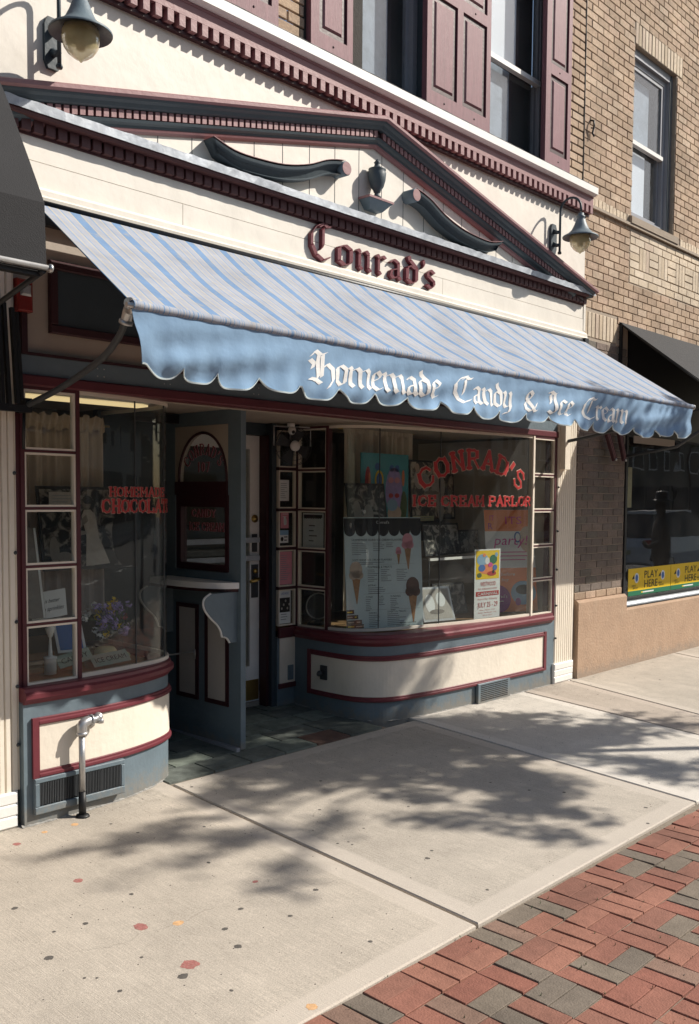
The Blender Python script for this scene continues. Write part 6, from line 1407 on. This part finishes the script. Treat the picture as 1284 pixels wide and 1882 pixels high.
B = Board((6.37, .755, 1.488), (1, 0, 0), (0, 0, 1), .30, .045, .003, M['straw'], 'caption_card', 'long cream caption strip below the large sepia photograph', 'card'); rows_text(B, 'greytext', .015, .028, .26, 2, .014, .004, r5); B.done()
t = thing('display_shelf', 'glass display shelf with white edge carrying framed photographs in the right bay', 'shelf', (6.8, .62, 1.17))
obj('board', MB().box(6.28, 7.35, .50, .82, 1.160, 1.172), M['upglass'], t); obj('edge', MB().box(6.28, 7.35, .488, .4995, 1.155, 1.177), M['white'], t); obj('leg', MB().box(6.285, 6.297, .5, .512, .66, 1.1595).box(7.33, 7.342, .5, .512, .66, 1.1595), M['greysteel'], t)
t = thing('lamp_shade', 'pale pleated lampshade under the glass shelf in the right bay', 'lamp', (6.95, .9, .9))
obj('shade', MB().lathe((6.95, .80, .92), [(.0, .0), (.24, 0), (.23, .06), (.15, .15), (.08, .18), (0, .18)], 30), M['cream_dark'], t); obj('base', MB().lathe((6.95, .80, .66), [(0, 0), (.08, 0), (.07, .02), (.02, .05), (.02, .26), (0, .26)], 16), M['blacksteel'], t)
t = thing('milk_can', 'dark rounded churn with looped handle standing behind the party poster', 'can', (7.0, .95, 1.18))
obj('body', MB().lathe((6.85, 1.0, 1.30), [(0, 0), (.16, 0), (.18, .05), (.18, .36), (.12, .46), (.07, .50), (.07, .56), (0, .56)], 24), M['slate_dark'], t)
obj('handle', MB().tube([(6.85 + .2 * math.cos(a), .95, 1.62 + .16 * math.sin(a)) for a in [math.pi * k / 10 for k in range(11)]], .010, 6), M['blacksteel'], t)
t = thing('cushion', 'lime green mat at the foot of the menu board by the curved glass', 'mat', (5.3, .5, .67)); obj('mat', MB().lathe((5.36, .50, .6615), [(0, 0), (.09, 0), (.085, .012), (0, .015)], 20), paint('lime_green_felt', (.30, .42, .06), .9, .2, 30, .3), t)
t = thing('antique_scale', 'round dark antique scale in the lowest panes beside the entrance', 'scale', (5.36, .85, .67))
obj('dial', MB().lathe((5.36, .92, .81), [(0, 0), (.105, 0), (.105, .02), (.09, .024), (0, .024)], 28, (-.5, -1, 0)), M['greysteel'], t); obj('rim', MB().tube([Vector((5.352, .895, .81)) + .105 * Vector((math.cos(q) * .9, -math.cos(q) * .45, math.sin(q))) for q in [2 * math.pi * k / 24 for k in range(25)]], .006, 6), M['galv'], t); obj('foot', MB().lathe((5.36, .93, .66), [(0, 0), (.08, 0), (.06, .02), (.02, .05), (0, .05)], 16), M['greysteel'], t)
# notices in the small panes by the door
def notice(x0, z0, w_, h, mat, label, kind=0, y=.966, side=None):
    B = Board((x0, y, z0), (1, 0, 0), (0, 0, 1), w_, h, .0015, M[mat], 'notice', label, 'notice', 'notices in the small panes') if side is None else Board(side[0], side[1], (0, 0, 1), w_, h, .0015, M[mat], 'notice', label, 'notice', 'notices in the small panes')
    if kind == 0: rows_text(B, 'greytext', .012, h - .03, w_ - .03, int(h / .018) - 1, .016, .004, r5)
    if kind == 1: B.disc('figure', 'paper', w_ * .5, h * .45, .012, .035, 1); B.disc('figure', 'paper', w_ * .62, h * .4, .009, .028, 1); rows_text(B, 'paper', .02, h - .02, w_ * .7, 2, .02, .004, r5)
    if kind == 2: B.rect('picture', 'black', .008, .09, w_ - .008, h - .06); B.text('lettering', 'blueprint', 'LIVE MUSIC', .02, h - .035, .018, w_ - .04); rows_text(B, 'greytext', .02, .07, w_ - .05, 3, .02, .006, r5); [B.disc('picture_shape', 'g1', .03 + .02 * k, .12 + .03 * (k % 3), .008, .01, 2) for k in range(5)]
    if kind == 3: B.rect('band', 'skyprint', 0, h * .62, w_, h); B.disc('paw', 'black', w_ * .25, h * .3, .014, .018, 2); rows_text(B, 'black', w_ * .5, h * .42, w_ * .4, 2, .025, .008, r5)
    if kind == 4:
        B.rect('awning_print', 'black', .012, h - .035, w_ - .012, h - .012); [B.disc('awning_print', 'black', .022 + .0185 * k, h - .035, .009, .009, 1, 8, math.pi, 2 * math.pi) for k in range(int((w_ - .03) / .0185))]
        for k, t_ in enumerate(('MENU', '.. ... ..', '. .. .. .', '.. .... .')): rows_text(B, 'black', w_ * .3, h * .62 - k * .04, w_ * .4, 1, .02, .008, r5)
    return B.done()
notice(4.985, 1.66, .10, .165, 'paper', 'plain white typed notice in the second pane from the top by the door')
notice(4.998, 1.445, .085, .13, 'paperpink', 'small pink notice with white figures in the third pane by the door', 1)
notice(4.99, 1.33, .09, .10, 'paper', 'blue and white dog notice below the small pink notice', 3)
notice(4.985, 1.0, .135, .26, 'paperpink', 'tall pink notice filling the fourth pane by the door')
notice(4.982, .69, .125, .265, 'paper', 'white poster with dark picture in the lowest pane by the door', 2)
notice(0, 0, .22, .27, 'paper', 'white menu sheet with black scalloped print in the side pane', 4, side=((5.200, .925, 1.295), (.05, -1, 0)))

# ---- left bay
PB = picture((2.74, .52, 1.25), (.98, -.05, 0), 9, .62, .50, 'photo1', 'old_photo', 'large black and white photograph of a woman in a white apron in the left bay', figs=(('g3', .55, .18, .09, .18, 2), ('g1', .08, .12, .03, .08, 2), ('g1', .14, .08, .05, .03, 2), ('g1', .24, .22, .06, .015, 4), ('g2', .50, .40, .10, .05, 2)))
B = PB
B.poly('woman_print', 'g1', [(.27, .02), (.43, .03), (.37, .20), (.36, .33), (.33, .36), (.29, .36), (.27, .32), (.29, .20)], 3); B.disc('woman_print', 'g2', .31, .395, .026, .034, 3); B.disc('woman_print', 'g3', .318, .418, .032, .026, 4); B.poly('woman_print', 'g2', [(.30, .33), (.20, .24), (.21, .22), (.31, .29)], 4)
B.done()
B = Board((2.735, .44, 1.635), (1, 0, 0), (0, 0, 1), .20, .075, .003, M['g1'], 'caption_card', 'rounded pale caption card on the photograph in the left bay', 'card'); rows_text(B, 'greytext', .02, .052, .16, 3, .018, .004, r5); B.done()
B = Board((2.345, .25, 1.02), (1, 0, 0), lean(12), .26, .50, .008, M['g2'], 'easel_board', 'grey board leaning at the left of the left bay behind the small panes', 'board'); B.rect('edge', 'paper', .245, 0, .258, .5, 1); B.done()
B = Board((2.54, .28, 1.0), (.97, -.12, .12), lean(8), .20, .15, .004, M['paper'], 'quote_card', 'tilted white card with two lines of handwriting in the left bay', 'card')
B.text('lettering', 'black', 'Life is better', .03, .085, .022, .13, 2, .3); B.text('lettering', 'black', 'with sprinkles', .03, .04, .024, .15, 2, .3); B.done()
picture((2.72, .33, .80), (.9, -.3, 0), 20, .16, .20, 'blueprint', 'framed_print', 'small tilted frame with blue print behind the licence plates', frame='white', fw=.015)
for x, z, w_, txt, lab, rot in ((2.66, .735, .20, 'CANDY', 'pale green plate with dark letters nearest the corner mullion', .20), (2.86, .72, .23, 'ICE CREAM', 'pale green plate with dark letters lying before the straw hat', .08)):
    B = Board((x, .20 if w_ < .21 else .18, z), (math.cos(rot), -.1, math.sin(rot)), lean(48), w_, .085, .003, M['plategreen'], 'tin_plate', lab, 'plate', 'tin plates in the left bay'); B.text('lettering', 'black', txt, .02, .024, .034, w_ - .04, 2); B.done()
t = thing('straw_hat', 'pale yellow straw hat lying on the display floor of the left bay', 'hat', (3.02, .30, .72))
obj('brim', MB().grid(lambda u, v: (3.02 + (.06 + .09 * v) * math.cos(6.283 * u), .32 + (.05 + .07 * v) * math.sin(6.283 * u), .745 + .015 * v * math.sin(12.566 * u + 1)), 36, 3), M['straw'], t); obj('crown', MB().lathe((3.02, .32, .742), [(.066, 0), (.064, .04), (.05, .06), (0, .066)], 24), M['straw'], t)
t = thing('toy_lamp', 'small white post lantern on the floor of the left bay', 'ornament', (2.60, .2, .72)); obj('post', MB().lathe((2.60, .20, .715), [(0, 0), (.032, 0), (.032, .08), (.036, .085), (.036, .095), (.012, .10), (.006, .20), (.012, .205), (.026, .25), (0, .275)], 14), M['white'], t)
obj('display_plank', MB().obox((2.55, .30, .722), (.22, -.05, 0), (.01, .05, 0), (0, 0, .008)), M['orange'], bayL) if False else None
t = thing('wooden_tray', 'orange wooden tray with pale rim on the floor of the left bay', 'tray', (2.55, .4, .71)); obj('base', MB().box(2.36, 2.86, .30, .62, .708, .72), M['woodfloor'], t); obj('rim', MB().box(2.36, 2.86, .285, .2995, .708, .735).box(2.36, 2.86, .62, .635, .708, .76), M['cone'], t)
# bunch of artificial flowers in a vase
fl = thing('flower_vase', 'bunch of lilac, red and yellow flowers in a vase in the left bay', 'flowers', (3.12, .36, .72))
r7 = random.Random(9)
obj('vase', MB().lathe((3.14, .38, .715), [(0, 0), (.05, 0), (.04, .04), (.03, .10), (.045, .16), (.05, .18), (0, .18)], 18), M['upglass'], fl)
stems, heads = MB(), {'lilac': MB(), 'rose': MB(), 'yellow': MB(), 'paper': MB()}
for i in range(44):
    a = r7.uniform(0, 6.28); R_ = r7.uniform(.02, .17); x = 3.10 + R_ * 1.15 * math.cos(a) - .03; y = .36 + R_ * .7 * math.sin(a); z = .99 + r7.uniform(-.09, .09) - R_ * .3
    stems.tube([(3.14 + r7.uniform(-.02, .02), .38, .88), ((x + 3.14) / 2, y, .95), (x, y, z)], .002, 4)
    k = 'rose' if x > 3.20 else ('lilac' if i % 5 else 'yellow'); k = 'paper' if x < 2.99 else k
    for q in range(11):
        d = Vector((r7.gauss(0, 1), r7.gauss(0, 1), r7.gauss(0, 1))).normalized(); e = d.cross(Vector((r7.random(), r7.random(), r7.random()))).normalized(); g = d.cross(e); c = Vector((x, y, z)) + d * .018; s_ = .014
        heads[k].add([c - e * s_, c - g * s_ * .6, c + e * s_ + d * .006, c + g * s_ * .6], [(0, 1, 2, 3)])
obj('stems', stems, M['leafgreen'], fl)
for k, mb in heads.items(): obj({'lilac': 'lilac_blooms', 'rose': 'red_blooms', 'yellow': 'yellow_blooms', 'paper': 'white_blooms'}[k], mb, M[k], fl)

lb = thing('brick_building', 'brown brick building under the black awning, adjoining the left pilaster', 'building', (-1.5, 0, 0))
obj('wall', MB().box(-6, XA - .012, .02, .3, 3.0, 8.2).box(.9, XA - .012, .02, .3, -.2, 3.0).box(-6, .9, .02, .3, -.2, .6), M['stucco'], lb)
sw2 = obj('shop_window', MB().box(-6, .9, .5, .55, .6, 3.0), M['dark'], lb); obj('pane', MB().box(-6, .9, .10, .106, .6, 3.0), M['upglass'], sw2)
# ------------------------------------------------------------------ ACROSS THE STREET (throws shade and shows in the glass)
rt_ = random.Random(21)
def tree(x, y, h, cr, label, n=5200, sq=.75, trunk=.11, leaf=.075, reach=()):
    t = thing('street_tree', label, 'tree', (x, y, -.2))
    tk = [(x, y, -.2), (x + .03, y, 1.0), (x - .04, y + .03, 2.2), (x, y, h - cr * .4), (x + .02, y, h + cr * .3)]
    obj('trunk', MB().tube(crom(tk, 3), [trunk * (1 - .06 * i) for i in range(13)], 10), M['bark'], t)
    br_ = MB(); lf = MB(); tips = []
    for i in range(26):
        a = rt_.uniform(0, 6.28); el = rt_.uniform(-.15, 1.1); L_ = cr * rt_.uniform(.65, 1.0); z0 = h - cr * rt_.uniform(.1, .6)
        d = Vector((math.cos(a) * math.cos(el), math.sin(a) * math.cos(el), math.sin(el) * sq)); s0 = Vector((x, y, z0)); e = s0 + d * L_
        br_.tube([s0, s0 + d * L_ * .5 + Vector((0, 0, .06)), e], [.03, .018, .006], 5)
        for k in range(9):
            f_ = rt_.uniform(.3, 1.08); p = s0 + d * L_ * f_; d2 = Vector((rt_.gauss(0, 1), rt_.gauss(0, 1), rt_.gauss(0, .6))).normalized(); q = p + d2 * rt_.uniform(.2, .45); br_.tube([p, q], [.008, .003], 4); tips.append((p, q))
    core = list(tips); tips = []
    for T in reach:
        T = Vector(T); s0 = Vector((x, y, h - .3)); md = (s0 + T) / 2 + Vector((0, 0, .25)); br_.tube([s0, md, T], [.028, .016, .005], 5)
        for k in range(10):
            f_ = rt_.uniform(.5, 1.0); p = s0 + (T - s0) * f_ + Vector((0, 0, .25 * (1 - f_))); d2 = Vector((rt_.gauss(0, 1), rt_.gauss(0, 1), rt_.gauss(0, .5))).normalized(); q = p + (d2 * .5 + (T - s0).normalized() * .8) * rt_.uniform(.2, .42); br_.tube([p, q], [.007, .002], 4); tips.append((p, q))
    for i in range(n):
        p, q = rt_.choice(tips if tips and rt_.random() < .11 else core); c = p + (q - p) * rt_.uniform(.1, 1.15) + Vector((rt_.gauss(0, .05), rt_.gauss(0, .05), rt_.gauss(0, .05)))
        e = Vector((rt_.gauss(0, 1), rt_.gauss(0, 1), rt_.gauss(0, .5))).normalized(); g = e.cross(Vector((rt_.gauss(0, 1), rt_.gauss(0, 1), rt_.gauss(0, 1)))).normalized(); s_ = leaf * rt_.uniform(.6, 1.2)
        lf.add([c - e * s_, c - g * s_ * .45, c + e * s_, c + g * s_ * .45], [(0, 1, 2, 3)])
    obj('branches', br_, M['bark'], t); obj('leaves', lf, M['leaf'], t, kind='stuff'); return t
M['bark'] = paint('tree_bark', (.12, .09, .07), .9, .25, 12, .6, 30, stretch=(3, 3, .6)); M['leaf'] = paint('tree_leaves', (.07, .11, .03), .6, .3, 4, 0)
tree(9.62, -4.10, 4.75, 1.50, 'street tree in the brick strip just out of view at the right, shading the pavement', n=19000, trunk=.08, leaf=.050, reach=[(2.7 + 1.015 * 6.2, -1.0 - .735 * 6.2, 6.2), (2.6 + 1.015 * 5.6, -.65 - .735 * 5.6, 5.6), (3.0 + 1.015 * 6, -1.35 - .735 * 6, 6.0), (3.4 + 1.015 * 6.3, -.5 - .735 * 6.3, 6.3), (6.9 + 1.015 * 4.0, -1.6 - .735 * 4, 4.0), (6.2 + 1.015 * 4.3, -1.1 - .735 * 4.3, 4.3), (6.6 + 1.015 * 4.6, -1.25 - .735 * 4.6, 4.6), (7.1 + 1.015 * 4.2, -1.45 - .735 * 4.2, 4.2), (10.5, -4.5, 6.75), (10.95, -4.6, 6.95)])
tree(3.0, -24, 5.5, 2.4, 'leafy tree on the far pavement opposite the candy shop', n=3500, leaf=.16); tree(13.5, -24, 6, 2.6, 'leafy tree on the far pavement further along the street', n=3500, leaf=.16); tree(-6, -24.5, 6, 2.8, 'leafy tree on the far pavement at the near end of the street', n=3000, leaf=.17)
def farblock(x0, x1, h, mat, label, seed):
    r = random.Random(seed); t = thing('far_building', label, 'building', ((x0 + x1) / 2, -27, -.2))
    obj('wall', MB().box(x0, x1, -34, -27, -.3, h), M[mat], t); obj('roof_cornice', MB().box(x0 - .1, x1 + .1, -27.2, -26.8, h, h + .4), M['white'], t)
    n = int((x1 - x0) / 2.4)
    for i in range(n):
        cx = x0 + (i + .5) * (x1 - x0) / n
        for z in [q for q in (3.9, 7.0) if q + 2 < h]:
            w_ = obj('window', MB().box(cx - .55, cx + .55, -27.0, -26.92, z, z + 1.6), M['white'], t); obj('pane', MB().box(cx - .45, cx + .45, -26.919, -26.90, z + .1, z + 1.5), M['black'], w_)
        w_ = obj('shop_window', MB().box(cx - 1.0, cx + 1.0, -27.0, -26.92, .3, 2.7), M['dark'], t)
farblock(-30, -14, 7, 'tanwall' if 'tanwall' in M else 'stucco', 'low brown building across the street, far left', 1); farblock(-13.9, -2, 10, 'cream_board', 'cream three storey building across the street', 2); farblock(-1.9, 9, 7.5, 'stucco', 'brown two storey building across the street', 3); farblock(9.1, 22, 9.5, 'slatewall' if 'slatewall' in M else 'interior', 'grey brown building across the street, far right', 4); farblock(22.1, 45, 7, 'cream_board', 'pale low building across the street at the far end', 5)
farblock(45.1, 80, 9, 'interior', 'dark brown building across the street at the far end', 6)
tree(38, -15, 6, 3.4, 'dense tree by the far kerb well up the street', n=3000, leaf=.2); tree(50, -17, 7, 4.0, 'taller tree by the far kerb at the end of the street', n=3000, leaf=.25)
def car(x, y, col, label, L=4.6, heading=1):
    t = thing('parked_car', label, 'car', (x, y, -.3)); z0 = -.3
    M[col + '_p'] = M.get(col + '_p') or paint(col + '_car_paint', {'silver': (.72, .73, .75), 'white': (.75, .75, .74), 'dark': (.03, .035, .05)}[col], .3, .03, 3, 0, spec=.5, coat=.6)
    W = .92
    sec = [(-L / 2, .35, .75, .86), (-L / 2 + .08, .28, .98, .95), (-L / 2 + .9, .25, 1.02, 1), (0, .22, 1.02, 1), (L / 2 - 1.1, .24, 1.0, 1), (L / 2 - .15, .30, .84, .93), (L / 2, .38, .66, .84)]
    mb = MB(); vs = []
    for X, zb, zt, k in sec:
        for yy, zz in ((-W * k * .92, zb), (-W * k, (zb + zt) / 2), (-W * k * .93, zt), (W * k * .93, zt), (W * k, (zb + zt) / 2), (W * k * .92, zb)): vs.append((x + X * heading, y + yy, z0 + zz))
    mb.add(vs, [(i * 6 + j, (i + 1) * 6 + j, (i + 1) * 6 + (j + 1) % 6, i * 6 + (j + 1) % 6) for i in range(6) for j in range(6)] + [(0, 1, 2, 3, 4, 5), (41, 40, 39, 38, 37, 36)], False); obj('body', mb, M[col + '_p'], t)
    mb = MB(); vs = []
    for X, zz, k in ((-L / 2 + .12, 1.0, .86), (-L / 2 + .42, 1.60, .70), (-.2, 1.68, .72), (.55, 1.62, .70), (1.25, 1.0, .84)):
        for yy in (-W * k, W * k): vs += [(x + X * heading, y + yy, z0 + zz)]
        for yy in (W * .86, -W * .86): vs += [(x + X * heading * .98, y + yy, z0 + .98)]
    mb.add(vs, [(i * 4 + j, (i + 1) * 4 + j, (i + 1) * 4 + (j + 1) % 4, i * 4 + (j + 1) % 4) for i in range(4) for j in range(4)]); obj('cabin', mb, M['black'], t)
    obj('roof', MB().box(x - L / 2 * heading * 1 + .5 * heading, x + .5 * heading, y - .62, y + .62, z0 + 1.62, z0 + 1.70), M[col + '_p'], t)
    for X in (-L / 2 + .85, L / 2 - .9):
        for yy in (-W + .02, W - .2):
            w_ = obj('wheel', MB().lathe((x + X * heading, y + yy, z0 + .33), [(0, 0), (.33, 0), (.34, .03), (.34, .16), (.33, .18), (0, .18)], 22, (0, 1, 0)), M['black'], t); obj('rim', MB().lathe((x + X * heading, y + yy + (.185 if yy > 0 else -.005), z0 + .33), [(0, 0), (.20, 0), (.19, .004), (0, .006)], 16, (0, 1 if yy > 0 else -1, 0)), M['galv'], t)
    for yy in (-.74, .74): obj('tail_light', MB().box(x - (L / 2 + .01) * heading - .03, x - (L / 2 - .08) * heading, y + yy - .12, y + yy + .12, z0 + .78, z0 + .94), M['redprint'], t); obj('headlight', MB().box(x + (L / 2 - .12) * heading - .03, x + (L / 2 - .02) * heading + .03, y + yy - .14, y + yy + .14, z0 + .62, z0 + .76), M['white'], t)
    obj('number_plate', MB().box(x - (L / 2 + .012) * heading - .005, x - (L / 2 - .03) * heading, y - .2, y + .2, z0 + .55, z0 + .67), M['straw'], t)
    return t
car(25.0, -6.9, 'silver', 'silver estate car with red tail lights parked at the kerb further up the street'); car(33.0, -6.9, 'dark', 'dark car parked at the kerb beyond the silver one')
car(-3.5, -12.0, 'white', 'white car passing on the far side of the road'); car(4.5, -18.5, 'silver', 'silver car parked across the street', heading=-1)

# a passer-by whose reflection stands in the dark shop window
def person(x, y, z, face, label):
    t = thing('person', label, 'person', (x, y, z)); c, s_ = math.cos(face), math.sin(face)
    J = [((0, 0, .95), .13), ((0, 0, 1.10), .125), ((0, 0, 1.32), .145), ((0, .0, 1.46), .07), ((0, .01, 1.56), .055), ((0, .02, 1.64), .088), ((0, .01, 1.72), .08),
         ((.16, 0, 1.40), .06), ((.24, .02, 1.16), .045), ((.20, .20, 1.06), .035), ((.14, .26, 1.16), .032), ((-.16, 0, 1.40), .06), ((-.25, .0, 1.15), .045), ((-.26, .08, .92), .035), ((-.26, .10, .84), .034),
         ((.10, 0, .86), .095), ((.11, .02, .50), .062), ((.11, -.02, .09), .042), ((.12, .12, .04), .038), ((-.10, 0, .86), .095), ((-.12, .0, .50), .062), ((-.13, -.04, .09), .042), ((-.14, .10, .04), .038)]
    E = [(0, 1), (1, 2), (2, 3), (3, 4), (4, 5), (5, 6), (2, 7), (7, 8), (8, 9), (9, 10), (2, 11), (11, 12), (12, 13), (13, 14), (0, 15), (15, 16), (16, 17), (17, 18), (0, 19), (19, 20), (20, 21), (21, 22)]
    me = bpy.data.meshes.new('body'); me.from_pydata([(p[0] * c - p[1] * s_, p[0] * s_ + p[1] * c, p[2]) for p, r in J], E, [])
    o = bpy.data.objects.new('body', me); C.objects.link(o); o.parent = t
    m_ = o.modifiers.new('skin', 'SKIN'); m_.use_smooth_shade = True; m2 = o.modifiers.new('sub', 'SUBSURF'); m2.levels = m2.render_levels = 2
    if not me.skin_vertices: me.attributes.new('x', 'FLOAT', 'POINT') if False else None
    for i, (p, r) in enumerate(J): me.skin_vertices[0].data[i].radius = (r, r)
    me.skin_vertices[0].data[0].use_root = True
    me.materials.append(M['dark'])
    obj('hat', MB().lathe((x, y, z + 1.73), [(0, .13), (.07, .125), (.095, .09), (.105, .0), (.17, -.012), (.175, -.005), (.10, .01), (0, .0)], 24), M['blacksteel'], t)
person(12.6, -1.15, -.04, 2.6, 'person in dark clothes and a brimmed hat standing on the pavement outside the brick building')
